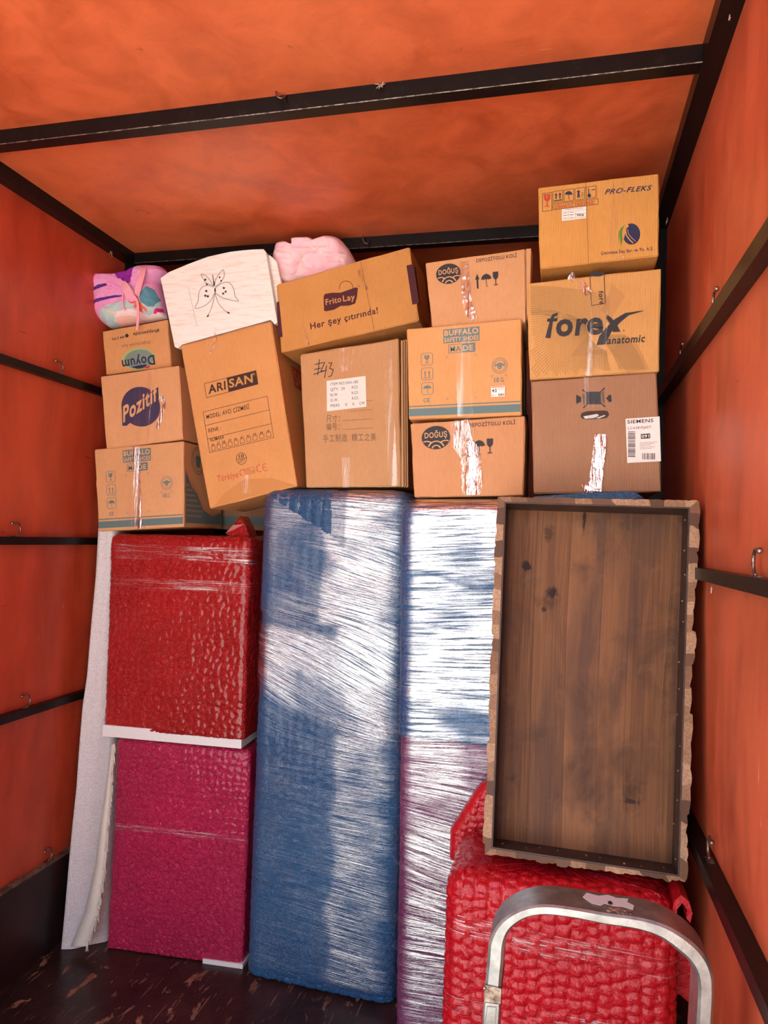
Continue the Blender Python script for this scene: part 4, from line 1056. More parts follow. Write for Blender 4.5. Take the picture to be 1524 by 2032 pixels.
a = cE.px(); a.poly([Q(362, 892), Q(580, 864), Q(585, 1036), Q(364, 1062)], PAPER, 1)
for i, (t_, x1_) in enumerate((('ITEM NO:SAH-180', 538), ('QTY:  24      PCS', 536), ('N.W.            KGS', 538), ('G.W.            KGS', 540), ('MEAS:    X    X    CM', 574))):
    y_ = 916 + i * 30; a.text(t_, Q(385, y_ + 3), Q(x1_, y_ - 12), 6, INK, 2, bold=0.0, upv=(-0.2, -6.0))
a.build(cE.root, 'paper_label', 'white item sticker')
cE.tape([c2(465, 705), c2(495, 830)], 22); cE.tape([c2(480, 1320), c2(485, 1488)], 11); cE.tape([c2(700, 700), c2(735, 1480)], 9)
for i, (x_, y_) in enumerate(((722, 695), (730, 1090), (733, 1270), (727, 1420))):
    mesh_obj('staple', *ball_vf(cE.pl.at(*c2(x_, y_), 0.002), (0.005, 0.003, 0.004), 8), M_scrap, parent=cE.root)
# layered flap edges on the right of it
for i in range(3):
    x_ = 776 + i * 9; pts = [cE.pl.at(*c2(x_, 662 - i * 8), -0.004 - 0.012 * i), cE.pl.at(*c2(x_ + 10, 664 - i * 6), -0.004 - 0.012 * i), cE.pl.at(*c2(x_ + 16, 1480), -0.004 - 0.012 * i), cE.pl.at(*c2(x_ + 4, 1488), -0.004 - 0.012 * i)]
    mesh_obj('folded_flap', *prism_vf(pts, (0, 0.006, 0)), cE.mat, parent=cE.root)
# --- snack carton
cF = Carton('ochre snack carton tilted across the tops of two cartons', [c2(80, 352), c2(828, 138), c2(880, 555), c2(105, 735)], 2.66, 0.30, C_OCH, seed=6)
a = cF.px(); Q = c2
flag = [Q(345, 420), Q(352, 405), Q(390, 398), Q(440, 398), Q(490, 380), Q(525, 368), Q(537, 372), Q(532, 420), Q(522, 458), Q(490, 470), Q(440, 472), Q(405, 492), Q(360, 502), Q(348, 498)]
a.sub('printed_logo'); a.poly(flag, INK_AUB, 0); cx, cy = Q(471, 372); a.ring(cx, cy, 13.5, 14, 1.0, INK_AUB, 0, 170, 370)
a.text('Frito', Q(358, 468), Q(445, 448), 12, INK_OCH, 1, bold=0.03, upv=(-1.2, -12)); a.text('Lay', Q(455, 447), Q(522, 436), 12, INK_OCH, 1, bold=0.03, upv=(-1.2, -12))
a.sub('printed_lettering'); a.text('Her şey çıtırında!', Q(272, 603), Q(650, 512), 13, INK_AUB, 0, bold=0.03, upv=(-1.2, -12.5)); a.text('TM', Q(535, 368), Q(550, 364), 3, INK_AUB, 0)
a.sub('corner_bar'); a.poly([Q(809, 246), Q(848, 236), Q(880, 455), Q(842, 466)], INK_AUB, 0); a.sub('corner_bar'); a.poly([Q(82, 452), Q(96, 446), Q(116, 645), Q(93, 650)], INK_AUB, 0)
a.build(cF.root)
a = cF.side('R'); a.rect(0.02, 0.24, 0.16, 0.74, INK_AUB, 0); a.text('Lay', (0.3, 0.95), (0.7, 0.95), 0.1, INK_AUB, 0, bold=0.03, upv=(0, -0.12)); a.build(cF.root, 'side_print')
cF.tape([c2(555, 222), c2(640, 640)], 17); cF.tape([c2(545, 270), c2(560, 330), c2(590, 380)], 3, M_tape_shiny, 'tape_crease'); cF.tape([c2(250, 450), c2(222, 560), c2(262, 690)], 1.8, M_tape_shiny, 'tape_crease'); cF.seam(c2(552, 222), c2(630, 612), 0.8)
# --- stack on the wide fridge, left column
cG = Carton('tan deposit carton under the shoe carton, resting on the wide fridge', [c2(830, 1130), c2(1475, 1085), c2(1465, 1532), c2(850, 1545)], 2.235, 0.34, lin(196, 140, 96), seed=7)
deposit_print(cG)
cG.tape([c2(1100, 1120), c2(1125, 1250), c2(1170, 1300), c2(1180, 1530)], 20, M_tape_shiny, 'shiny_tape', amp=0.008, seed=4); cG.tape([c2(1100, 1110), c2(1130, 1250)], 24)
cH = Carton('tan shoe carton with white size label between the two deposit cartons', [c2(810, 600), c2(1455, 540), c2(1455, 1085), c2(820, 1110)], 2.235, 0.34, lin(210, 152, 96), seed=8)
shoe_print(cH, True); cH.tape([c2(1120, 575), c2(1138, 1090)], 15)
cI = Carton('tan deposit carton behind the forked stack, topmost under the rear roof beam', [c2(915, 230), c2(1475, 150), c2(1480, 566), c2(950, 598)], 2.25, 0.33, lin(200, 148, 102), seed=9)
cI.root['label'] = 'tan deposit carton on top of the shoe carton with the white size label'
deposit_print(cI); cI.tape([c2(1150, 200), c2(1170, 400), c2(1180, 560)], 16); cI.tape([c2(1128, 225), c2(1150, 460), c2(1185, 550)], 9, M_tape_shiny, 'tape_crease', amp=0.004)
pts = [cI.pl.at(*c2(*q), -0.10) for q in ((1208, 158), (1500, 146), (1508, 200), (1210, 220))]
mesh_obj('raised_flap', *prism_vf(pts, (0, 0.005, 0)), cI.mat, parent=cI.root)
pts = [cI.pl.at(*c2(*q), 0.0) for q in ((1478, 152), (1506, 150), (1500, 420), (1482, 560))]
mesh_obj('side_flap', *prism_vf(pts, (0.004, 0.05, 0)), cI.mat, parent=cI.root)
# --- right column
cJ = Carton('large brown hood carton with white shipping label, bottom of the right stack', [c3(98, 1266), c3(822, 1213), c3(850, 1905), c3(112, 1915)], 2.225, 0.36, lin(158, 116, 86), seed=10)
a = cJ.px(); Q = c3
a.poly([Q(435, 1325), Q(480, 1325), Q(470, 1345), Q(520, 1322), Q(522, 1395), Q(400, 1400), Q(400, 1340)], INK_GREY, 0)
a.rect(*Q(418, 1328), *Q(500, 1400), INK, 0); a.line(Q(393, 1316), Q(526, 1415), 2.4, INK, 1); a.line(Q(522, 1306), Q(398, 1422), 2.4, INK, 1)
a.line(Q(508, 1330), Q(520, 1390), 1.2, INK); a.line(Q(396, 1340), Q(404, 1400), 1.2, INK)
a.poly([Q(358, 1345), Q(386, 1358), Q(386, 1385), Q(358, 1398)], INK, 0); a.poly([Q(530, 1366), Q(548, 1345), Q(560, 1348), Q(562, 1385), Q(548, 1388)], INK, 0)
a.build(cJ.root)
a = cJ.px(); a.poly([Q(642, 1484), Q(838, 1470), Q(846, 1728), Q(652, 1738)], PINKPAPER, 1)
a.text('SIEMENS', Q(652, 1512), Q(802, 1502), 7.5, INK, 2, bold=0.03, upv=(0, -7.0)); a.text('LC64KPJ60T', Q(656, 1545), Q(790, 1538), 5, INK, 2, upv=(0, -5.2))
a.poly([Q(730, 1572), Q(783, 1568), Q(784, 1596), Q(731, 1600)], INK, 2); a.text('091', Q(735, 1594), Q(778, 1591), 6, PINKPAPER, 3, bold=0.03, upv=(0, -6))
x0_, y0_ = Q(656, 1556); x1_, y1_ = Q(698, 1705); barcode(a, x0_, y0_, x1_, y1_, INK, 2, True, 3, 60)
x0_, y0_ = Q(738, 1682); x1_, y1_ = Q(814, 1718); barcode(a, x0_, y0_, x1_, y1_, INK, 2, False, 5, 40)
for i in range(5): a.line(Q(724, 1622 + i * 9), Q(824 - (i * 17) % 40, 1616 + i * 9), 0.7, INK_GREY, 2)
a.build(cJ.root, 'paper_label', 'white shipping label')
hole = [Q(382, 1468), Q(390, 1450), Q(420, 1440), Q(520, 1436), Q(540, 1440), Q(548, 1460), Q(535, 1478), Q(500, 1484), Q(415, 1488), Q(392, 1482)]
a = cJ.px(); a.poly(hole, flat_mat('dark hand hole', (0.06, 0.035, 0.025, 1), 0.8), 0); a.poly([Q(398, 1470), Q(480, 1455), Q(490, 1466), Q(460, 1480), Q(410, 1484)], M_scrap, 1); a.poly([Q(470, 1480), Q(520, 1462), Q(528, 1466), Q(490, 1482)], M_scrap, 1); a.build(cJ.root, 'hand_hole')
cJ.tape([c3(502, 1572), c3(480, 1750), c3(465, 1900)], 12.5, M_tape_shiny, 'shiny_tape', amp=0.007, seed=6); cJ.tape([c3(440, 1845), c3(462, 1905)], 18, M_tape_shiny, 'shiny_tape', amp=0.008, seed=7)
cJ.tape([c3(450, 1240), c3(460, 1420)], 17)
cK = Carton('tan carton with swirling line pattern and big dark lettering, middle of the right stack', [c3(75, 702), c3(850, 615), c3(835, 1210), c3(90, 1260)], 2.22, 0.35, lin(202, 150, 88), seed=11)
a = cK.px(); LN = flat_mat('fine brown line ink', (0.24, 0.14, 0.055, 1))
def inq(x, y): return 92 < x < 828 and (702 - (x - 75) * 0.112 + 14) < y < (1258 - (x - 90) * 0.067 - 8)
def clip_line(pts, w_, m, lay=0):
    seg_ = []
    for p in pts:
        if inq(*p): seg_.append(c3(*p))
        else:
            if len(seg_) > 1: a.pline(seg_, w_, m, lay)
            seg_ = []
    if len(seg_) > 1: a.pline(seg_, w_, m, lay)
a.sub('line_pattern')
for i in range(60):      # lower left fan, converging to the centre
    an = math.radians(150 + i * 2.0); r0, r1 = 60 + i * 1.2, 560
    clip_line([(470 + 60 * math.sin(i * 0.03) + r * math.cos(an + (r - 60) * 0.0007), 960 - r * math.sin(an + (r - 60) * 0.0007)) for r in np.linspace(r0, r1, 12)], 0.7, LN)
for i in range(26):      # upper left arcs
    clip_line([(x, 720 + i * 6.5 + (x - 90) ** 2 * (0.00028 + i * 0.000012)) for x in range(95, 560, 24)], 0.6, LN)
for i in range(22):      # lower right arcs
    clip_line([(520 + i * 7 + (y - 1040) * 0.75 - (y - 1040) ** 2 * 0.0012, y) for y in range(1000, 1240, 20)], 0.7, LN)
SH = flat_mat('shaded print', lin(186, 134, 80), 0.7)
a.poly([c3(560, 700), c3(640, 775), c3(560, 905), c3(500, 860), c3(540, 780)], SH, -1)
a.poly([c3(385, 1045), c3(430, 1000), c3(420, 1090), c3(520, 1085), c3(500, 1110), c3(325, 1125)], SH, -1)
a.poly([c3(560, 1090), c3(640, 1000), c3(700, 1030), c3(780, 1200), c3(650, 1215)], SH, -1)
a.sub('printed_lettering'); a.poly([c3(180, 1018), c3(205, 925), c3(190, 925), c3(192, 908), c3(209, 906), c3(222, 882), c3(252, 872), c3(250, 890), c3(236, 893), c3(228, 905), c3(252, 903), c3(248, 922), c3(224, 924), c3(210, 1020)], INK, 1)
a.text('o', c3(240, 1006), c3(338, 999), 50, INK, 1, bold=0.055, upv=(1.5, -47)); a.text('r', c3(350, 1000), c3(418, 996), 50, INK, 1, bold=0.055, upv=(6, -47)); a.text('e', c3(418, 996), c3(512, 990), 50, INK, 1, bold=0.055, upv=(1.5, -47))
a.poly([c3(535, 885), c3(558, 900), c3(590, 935), c3(612, 982), c3(570, 985), c3(552, 935), c3(530, 905)], INK, 1)
sw = [(475, 1060), (490, 1010), (530, 960), (580, 910), (640, 875), (745, 860)]; sw2 = [(745, 863), (660, 888), (610, 930), (560, 985), (525, 1055)]
a.poly([c3(*q) for q in sw + sw2], INK, 1)
a.text('anatomic', c3(535, 1054), c3(755, 1040), 20, INK, 1, bold=0.035, shear=0.2, upv=(0, -15)); a.text('®', c3(626, 982), c3(638, 981), 4, INK, 1)
a.build(cK.root)
cK.tape([c3(485, 660), c3(490, 930), c3(460, 1240)], 17)
a = cK.px()
a.frame([c3(436, 650), c3(518, 640), c3(524, 820), c3(446, 832)], 1.2, INK, 4); a.text('fore', c3(486, 750), c3(494, 828), 11, INK, 5, bold=0.03, upv=(10, -1)); a.disc(*c3(478, 650), 13, 5, INK, 4)
a.build(cK.root, 'printed_tape')
cL = Carton('ochre carton with red goblet and handling symbols, highest of the load', [c3(137, 150), c3(837, 68), c3(835, 545), c3(148, 620)], 2.20, 0.32, lin(204, 146, 76), seed=12)
a = cL.px(); Q = c6
def fr_(x0_, y0_, x1_, y1_, sk=0.16):
    f = lambda x, y: Q(x, y - (x - x0_) * sk)
    a.frame([f(x0_, y0_), f(x1_, y0_), f(x1_, y1_), f(x0_, y1_)], 0.8, INK, 0)
a.sub('handling_symbols'); fr_(97, 203, 205, 413); fr_(218, 180, 332, 312); fr_(347, 162, 460, 298); fr_(475, 144, 588, 280); fr_(605, 127, 720, 262); fr_(218, 328, 745, 392, 0.13)
gx, gy = Q(150, 282); goblet(a, gx, gy, 13, 25, INK_RED, 1, INK_OCH)
for xx, yy in ((254, 232), (300, 225)): gx, gy = Q(xx, yy); arrow_up(a, gx, gy, 5.5, 12, INK_NAVY, 1)
a.line(Q(228, 290), Q(324, 274), 1.8, INK, 1); gx, gy = Q(402, 222); umbrella(a, gx, gy, 15, 17, INK_NAVY, 1); gx, gy = Q(515, 192); arrow_up(a, gx, gy, 8, 10, INK_NAVY, 1)
for i in range(3): a.line(Q(500, 222 + i * 12), Q(532, 218 + i * 12), 1.4, INK_NAVY, 1)
for i in range(3): a.line(Q(545, 195 + i * 20), Q(575, 190 + i * 20), 0.7, INK, 1)
a.line(Q(632, 145), Q(636, 215), 1.6, INK_NAVY, 1); a.disc(*Q(640, 225), 3.6, 3.6, INK_NAVY, 1); a.line(Q(665, 160), Q(710, 155), 1.4, INK, 1)
a.sub('warning_lettering'); a.text('DİKKATLİ TAŞIYINIZ!', Q(240, 382), Q(698, 318), 7, INK_RED, 1, bold=0.035, upv=(-0.3, -6.8))
a.sub('printed_lettering'); a.text('PRO-FLEKS', Q(818, 212), Q(1365, 160), 13, INK_NAVY, 1, bold=0.03, shear=0.3, upv=(1.0, -10))
a.sub('printed_logo'); cx, cy = Q(1130, 672); a.disc(cx, cy, 17.5, 21, INK_NAVY, 0, a0=-115, a1=150, n=30)
a.pline([Q(1060, 620), Q(1072, 690), Q(1110, 740), Q(1150, 778)], 2.2, INK_OCH, 2); a.pline([Q(1085, 620), Q(1095, 670), Q(1130, 715), Q(1180, 758)], 1.2, INK_OCH, 2); a.disc(*Q(1080, 580), 3, 3.4, INK_OCH, 2)
a.poly([Q(1060, 560), Q(1015, 600), Q(995, 680), Q(1005, 760), Q(1005, 825), Q(1025, 740), Q(1018, 660), Q(1035, 600)], INK_GREEN, 0); a.poly([Q(1020, 580), Q(985, 640), Q(978, 710), Q(992, 790), Q(988, 700), Q(998, 640)], INK_GREEN, 0)
a.sub('company_name'); a.text('Çetinkeya İlaç San. ve Tic. A.Ş.', Q(778, 912), Q(1385, 856), 7, INK_NAVY, 1, bold=0.02, upv=(0, -6))
a.build(cL.root)
a = cL.px(); a.poly([Q(322, 385), Q(605, 352), Q(605, 488), Q(322, 522)], PAPER, 2)
for (x0_, y0_, x1_, y1_) in ((332, 420, 598, 388), (332, 460, 598, 428), (332, 505, 598, 472)): a.line(Q(x0_, y0_), Q(x1_, y1_), 0.4, INK, 3)
for x_ in (395, 482): a.line(Q(x_, 415), Q(x_, 500 - (x_ - 395) * 0.1), 0.4, INK, 3)
for i in range(3):
    for j, x_ in enumerate((340, 415)): a.line(Q(x_, 432 + i * 30 - j * 8), Q(x_ + 40, 428 + i * 30 - j * 8), 0.9, INK_GREY, 3)
x0_, y0_ = Q(498, 440); x1_, y1_ = Q(580, 466); barcode(a, x0_, y0_, x1_, y1_, INK, 3, n=30); a.line(Q(360, 392), Q(570, 370), 0.8, INK_GREY, 3); a.build(cL.root, 'paper_label', 'small white product label')
cL.seam(Q(600, 70), Q(632, 1000), 0.7)
cL.tape([Q(985, 60), Q(955, 500), Q(940, 750), Q(975, 975)], 12); cL.tape([Q(965, 400), Q(945, 690)], 3.0, M_tape_shiny, 'tape_crease'); cL.tape([Q(900, 958), Q(1052, 945)], 1.6, M_tape_shiny, 'tape_crease'); cL.tape([Q(610, 400), Q(575, 600)], 8)
# crumpled tape hanging between the two upper right cartons
cK.tape([c3(320, 660), c3(385, 710), c3(430, 770)], 8, M_tape_shiny, 'loose_tape', amp=0.006, seed=8)

# --- rear row cartons, seen in the gaps
def rear(label, x0, x1, y0, y1, z0, z1, col, band=False, sd=20, nm='cardboard_box'):
    t = thing(nm, label, 'box', ((x0 + x1) / 2, (y0 + y1) / 2, z0)); mesh_obj('carton_body', *box_vf(x0, x1, y0, y1, z0, z1), card_mat('rear cardboard %d' % sd, col, 'x', sd), parent=t)
    if band:
        mesh_obj('printed_band', *box_vf(x0 + 0.01, x1 - 0.01, y0 - 0.001, y0, z0 + 0.02, z0 + 0.06), INK_TEAL, parent=t)
    return t
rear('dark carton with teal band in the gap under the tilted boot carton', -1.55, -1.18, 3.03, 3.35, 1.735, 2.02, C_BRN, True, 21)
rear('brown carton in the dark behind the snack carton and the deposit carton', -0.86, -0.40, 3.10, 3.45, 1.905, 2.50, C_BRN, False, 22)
# bases under the rear cartons: a plain wrapped board pack behind the cabinets
V, F = box_vf(-0.535, -0.40, 3.28, 3.90, 0.0, 1.90)
o = mesh_obj('board_pack', V, F, M_blue); tag(o, 'blue wrapped pack of boards in the dark gap behind the fridges', 'boards')

# ------------------------------------------------------------------ butterfly board
k = MT('cream flecked board', (0.80, 0.72, 0.62, 1), 0.5, spec=0.4); vv_ = k.obj((9, 9, 60), (0, 0.12, 0))
k.base(k.ramp(k.noise(vv_, 1.3, 4, 0.6, 0.5), [(0.42, (0.88, 0.87, 0.82, 1)), (0.54, (0.87, 0.84, 0.77, 1)), (0.66, (0.84, 0.72, 0.62, 1))])); M_cream = k.m
M_line = flat_mat('brown drawn line', (0.055, 0.035, 0.03, 1))
hb = thing('headboard', 'cream arched board with a line drawn butterfly on the tilted boot carton', 'headboard', atY(440, 665, 2.74))
hp = Plane(atY(440, 600, 2.672), (0, 1, 0))
arc = [(520, 302), (575, 262), (640, 235), (700, 210), (760, 187), (830, 162), (900, 146), (975, 130), (1050, 121), (1120, 115), (1190, 113)]
outl = [c1(*q) for q in arc + [(1205, 135), (1280, 590), (1262, 602), (1236, 572), (660, 733), (632, 758), (612, 748)]]
mesh_obj('arched_panel', *prism_vf([hp.at(*q) for q in outl], (0, 0.022, 0)), M_cream, parent=hb)
outl = [c1(*q) for q in [(1150, 128), (1215, 136), (1256, 175), (1290, 330), (1300, 560), (1282, 596), (1240, 560)]]
mesh_obj('rear_panel', *prism_vf([hp.at(*q, -0.028) for q in outl], (0, 0.02, 0)), M_cream, parent=hb)
a = Art(lambda x, y, off: hp.at(x, y, off)); Q = c1
def spl(pts, n=8):
    out = []; pts = [np.array(p, float) for p in pts]
    for i in range(len(pts) - 1):
        p0 = pts[max(i - 1, 0)]; p1 = pts[i]; p2 = pts[i + 1]; p3 = pts[min(i + 2, len(pts) - 1)]
        for j in range(n):
            t_ = j / n; out.append(tuple(0.5 * ((2 * p1) + (-p0 + p2) * t_ + (2 * p0 - 5 * p1 + 4 * p2 - p3) * t_ * t_ + (-p0 + 3 * p1 - 3 * p2 + p3) * t_ ** 3)))
    out.append(tuple(pts[-1])); return out
for crv in ([(868, 352), (820, 335), (795, 300), (785, 275), (825, 295), (850, 330), (862, 350)], [(872, 352), (880, 310), (905, 270), (928, 248), (934, 290), (905, 335), (876, 358)],
            [(866, 362), (830, 350), (790, 362), (770, 400), (765, 450), (745, 498), (800, 485), (845, 450), (872, 398)], [(878, 365), (920, 335), (965, 330), (995, 370), (1005, 420), (1028, 450), (975, 445), (915, 425), (876, 396)],
            [(866, 358), (864, 320), (858, 280)], [(872, 356), (866, 320), (860, 280)], [(874, 400), (862, 460), (842, 520), (824, 550)], [(876, 400), (895, 460), (935, 510), (965, 528)]):
    a.pline([Q(*p) for p in spl(crv, 5)], 0.85, M_line, 0)
for (x_, y_, r_) in ((812, 312, 2.2), (822, 342, 2), (818, 386, 2.4), (812, 416, 2.4), (828, 420, 2.4), (905, 296, 1.8), (915, 320, 1.8), (932, 366, 2.3), (944, 390, 2.2), (928, 402, 2.2)): a.disc(*Q(x_, y_), r_, r_, M_line, 0, n=10)
a.disc(*Q(828, 548), 2.8, 1.6, M_line, 0, n=10, rot=-0.7); a.disc(*Q(962, 527), 3.2, 1.6, M_line, 0, n=10, rot=0.4)
a.disc(*Q(868, 335), 1.4, 5, M_line, 0, n=10); a.disc(*Q(875, 380), 1.6, 5, M_line, 0, n=10)
a.line(Q(700, 360), Q(758, 615), 0.4, M_crease, 0)
a.build(hb, 'butterfly_drawing')

# ------------------------------------------------------------------ cloth things
def pillow(name, outline, Y, thick, mats, parent, regions=(), wob=0.004, seed=1, rim=0.35, nr=46, nt=170, back=0.6, center=None, wsc=0.05):
    """inflated soft shape from an outline given in the photo's frame at depth Y; regions = [(poly, material index)]"""
    out = [np.array(p, float) for p in outline]; c = np.mean(out, 0) if center is None else np.array(center, float)
    closed = out + [out[0]]; L = [0]
    for p, q in zip(closed, closed[1:]): L.append(L[-1] + np.linalg.norm(q - p))
    ts = np.linspace(0, L[-1], nt, endpoint=False); ox = np.interp(ts, L, [p[0] for p in closed]); oy = np.interp(ts, L, [p[1] for p in closed])
    for _ in range(2):
        ox = (np.roll(ox, 1) + 2 * ox + np.roll(ox, -1)) / 4; oy = (np.roll(oy, 1) + 2 * oy + np.roll(oy, -1)) / 4
    V = []; PX = []
    for sgn in (-1, 1):
        for i in range(nr + 1):
            t_ = i / nr
            for j in range(nt):
                x = c[0] + (ox[j] - c[0]) * t_; y = c[1] + (oy[j] - c[1]) * t_
                h = (1 - max(0, (t_ - (1 - rim)) / rim) ** 2) ** 0.5 if t_ > 1 - rim else 1.0
                p = atY(x, y, Y)
                dz = h * thick * (1 if sgn < 0 else back)
                wv_ = wob * (float(ridge(np.array([x * wsc]), np.array([y * wsc]), seed, 3)[0]) - 0.6) * h * 2
                p = p + np.array([0, sgn * dz - (wv_ if sgn < 0 else 0), 0]); V.append(p); PX.append((x, y))
    F = []; mi = []
    def inside(pt, poly):
        x, y = pt; r = False; n = len(poly)
        for i in range(n):
            x1, y1 = poly[i]; x2, y2 = poly[(i + 1) % n]
            if (y1 > y) != (y2 > y) and x < (x2 - x1) * (y - y1) / (y2 - y1) + x1: r = not r
        return r
    blk = (nr + 1) * nt
    for b_ in (0, 1):
        for i in range(nr):
            for j in range(nt):
                a_ = b_ * blk + i * nt + j; b2 = b_ * blk + i * nt + (j + 1) % nt
                F.append((a_, b2, b2 + nt, a_ + nt) if b_ else (a_, a_ + nt, b2 + nt, b2))
                m_ = 0
                if b_ == 0:
                    pt = ((PX[a_][0] + PX[b2 + nt][0]) / 2, (PX[a_][1] + PX[b2 + nt][1]) / 2)
                    for poly, k_ in regions:
                        if inside(pt, poly): m_ = k_
                mi.append(m_)
    o = mesh_obj(name, V, F, mats, parent=parent, mi=mi, smooth=True); return o
def cloth_mat(name, col, speck=None):
    k = MT(name, col, 0.75, spec=0.25); v = k.obj()
    c = k.mix(k.ramp(k.noise(v, 14, 4), [(0.35, g(0)), (0.65, g(1))]), col, (min(col[0] * 1.08, 1), col[1] * 0.82, col[2] * 0.95, 1))
    if speck: c = k.mix(k.ramp(k.noise(v, 70, 2, 0.4), [(0.68, g(0)), (0.71, g(0.8))]), c, speck)
    k.base(c); k.bump(k.noise(v, 30, 4), 0.003, 0.4); return k.m
M_bpink = cloth_mat('candy pink nylon', (0.78, 0.36, 0.60, 1), (0.35, 0.45, 0.62, 1)); M_bpurple = cloth_mat('purple lining', (0.26, 0.02, 0.30, 1)); M_bteal = cloth_mat('teal print', (0.10, 0.32, 0.38, 1))
M_bcoral = cloth_mat('coral print', (0.78, 0.16, 0.09, 1)); M_bmint = cloth_mat('mint print', (0.45, 0.68, 0.62, 1)); M_bpeach = cloth_mat('peach print', (0.86, 0.60, 0.45, 1)); M_bcream = cloth_mat('cream print', (0.85, 0.78, 0.68, 1)); M_bviolet = cloth_mat('violet zip', (0.10, 0.03, 0.24, 1)); M_bstrap = cloth_mat('pink webbing', (0.84, 0.42, 0.46, 1))
k1 = lambda x, y: (180 + x / 7.62, 440 + y / 7.62)
bag = thing('sports_bag', 'pink and teal patterned school bag lying open on top of the left stack', 'bag', atY(255, 640, 2.76))
bo = [k1(*q) for q in ((30, 960), (50, 880), (110, 835), (260, 830), (480, 835), (600, 800), (740, 770), (830, 710), (960, 690), (1100, 700), (1170, 770), (1120, 860), (1060, 940), (1110, 1150), (1165, 1470), (900, 1520), (320, 1620), (230, 1560), (140, 1460), (110, 1320), (90, 1150), (80, 1050))]
regs = [([k1(*q) for q in ((270, 1500), (300, 1420), (430, 1350), (620, 1300), (780, 1270), (990, 1055), (1090, 1180), (1160, 1480), (330, 1630))], 4),
        ([k1(*q) for q in ((460, 1560), (560, 1440), (760, 1400), (980, 1470), (1160, 1400), (1165, 1490), (600, 1580))], 6),
        ([k1(*q) for q in ((470, 1600), (500, 1520), (560, 1500), (740, 1480), (900, 1530), (600, 1600))], 5), ([k1(*q) for q in ((350, 1400), (540, 1450), (560, 1480), (500, 1480))], 5),
        ([k1(*q) for q in ((890, 1210), (990, 1060), (1060, 1090), (1115, 1230), (1070, 1350), (1010, 1370), (920, 1310))], 2),
        ([k1(*q) for q in ((730, 1300), (880, 1215), (900, 1300), (940, 1340), (990, 1400), (970, 1440), (930, 1400), (915, 1445), (880, 1430), (870, 1380), (820, 1400), (800, 1370), (840, 1330), (770, 1330))], 3),
        ([k1(*q) for q in ((490, 835), (740, 770), (830, 715), (770, 1010), (660, 1090), (620, 1000))], 1), ([k1(*q) for q in ((35, 985), (60, 870), (110, 838), (240, 900), (90, 1005))], 1),
        ([k1(*q) for q in ((130, 1180), (150, 1110), (300, 1045), (410, 1030), (430, 1060), (280, 1110), (160, 1170))], 7), ([k1(*q) for q in ((120, 1360), (130, 1310), (260, 1260), (560, 1205), (645, 1205), (640, 1222), (300, 1300), (170, 1340))], 7),
        ([k1(*q) for q in ((1050, 1450), (1090, 1370), (1140, 1350), (1150, 1400), (1090, 1440))], 8)]
pillow('bag_body', bo, 2.76, 0.085, [M_bpink, M_bpurple, M_bteal, M_bcoral, M_bmint, M_bpeach, M_bcream, M_bviolet, cloth_mat('magenta print', (0.6, 0.03, 0.2, 1))], bag, regs, wob=0.007, seed=4, rim=0.4, nr=90, nt=260)
def strap(pts, hw, Y, name, m, lift=0.0):
    ps = spl(pts, 6); V = []; F = []
    for i, p in enumerate(ps):
        q = ps[min(i + 1, len(ps) - 1)]; o_ = ps[max(i - 1, 0)]; d = np.array(q) - np.array(o_); d /= np.linalg.norm(d) + 1e-9; nn = np.array([-d[1], d[0]]) * hw
        y_ = Y - lift * math.sin(math.pi * i / (len(ps) - 1))
        A = atY(p[0] + nn[0], p[1] + nn[1], y_); B = atY(p[0] - nn[0], p[1] - nn[1], y_); V += [A, B, B + (0, 0.003, 0), A + (0, 0.003, 0)]
    for i in range(len(ps) - 1):
        for j in range(4): F.append((i * 4 + j, i * 4 + (j + 1) % 4, (i + 1) * 4 + (j + 1) % 4, (i + 1) * 4 + j))
    F.append((0, 1, 2, 3)); e = (len(ps) - 1) * 4; F.append((e + 3, e + 2, e + 1, e)); return mesh_obj(name, V, F, m, parent=bag, smooth=False)
strap([k1(*q) for q in ((800, 705), (770, 820), (730, 960), (690, 1110))], 5.6, 2.672, 'carry_strap', M_bstrap, 0.02)
strap([k1(*q) for q in ((430, 860), (530, 990), (620, 1090), (700, 1200), (715, 1400), (705, 1560), (698, 1640))], 2.3, 2.664, 'pull_cord', M_bstrap, 0.006)
strap([k1(*q) for q in ((250, 850), (400, 900), (560, 1000), (620, 1130), (640, 1200))], 6.2, 2.668, 'carry_strap', M_bpink, 0.012)
strap([k1(*q) for q in ((470, 930), (540, 1010), (600, 1150))], 8.0, 2.660, 'strap_buckle', M_bstrap, 0.01)
strap([k1(*q) for q in ((490, 1080), (480, 1180), (495, 1290), (520, 1330))], 1.4, 2.668, 'zip_pull', M_bstrap, 0.0)
# pink blanket bundle behind the snack carton
M_blanket = cloth_mat('pale pink blanket', (0.86, 0.66, 0.66, 1))
bl = thing('blanket', 'pale pink blanket bundled behind the snack carton under the roof', 'blanket', atY(620, 560, 2.80))
bo = [c2(*q) for q in ((58, 300), (70, 210), (85, 140), (130, 128), (180, 150), (178, 112), (290, 110), (325, 126), (420, 95), (450, 110), (490, 160), (525, 225), (540, 290), (300, 370), (90, 380), (66, 345))]
pillow('folded_cloth', bo, 2.80, 0.07, [M_blanket], bl, wob=0.020, seed=12, rim=0.3, nr=60, nt=200, wsc=0.024)
# the bag and blanket reach the frame: nothing here is hung in the air, both lie on the cartons' upper faces

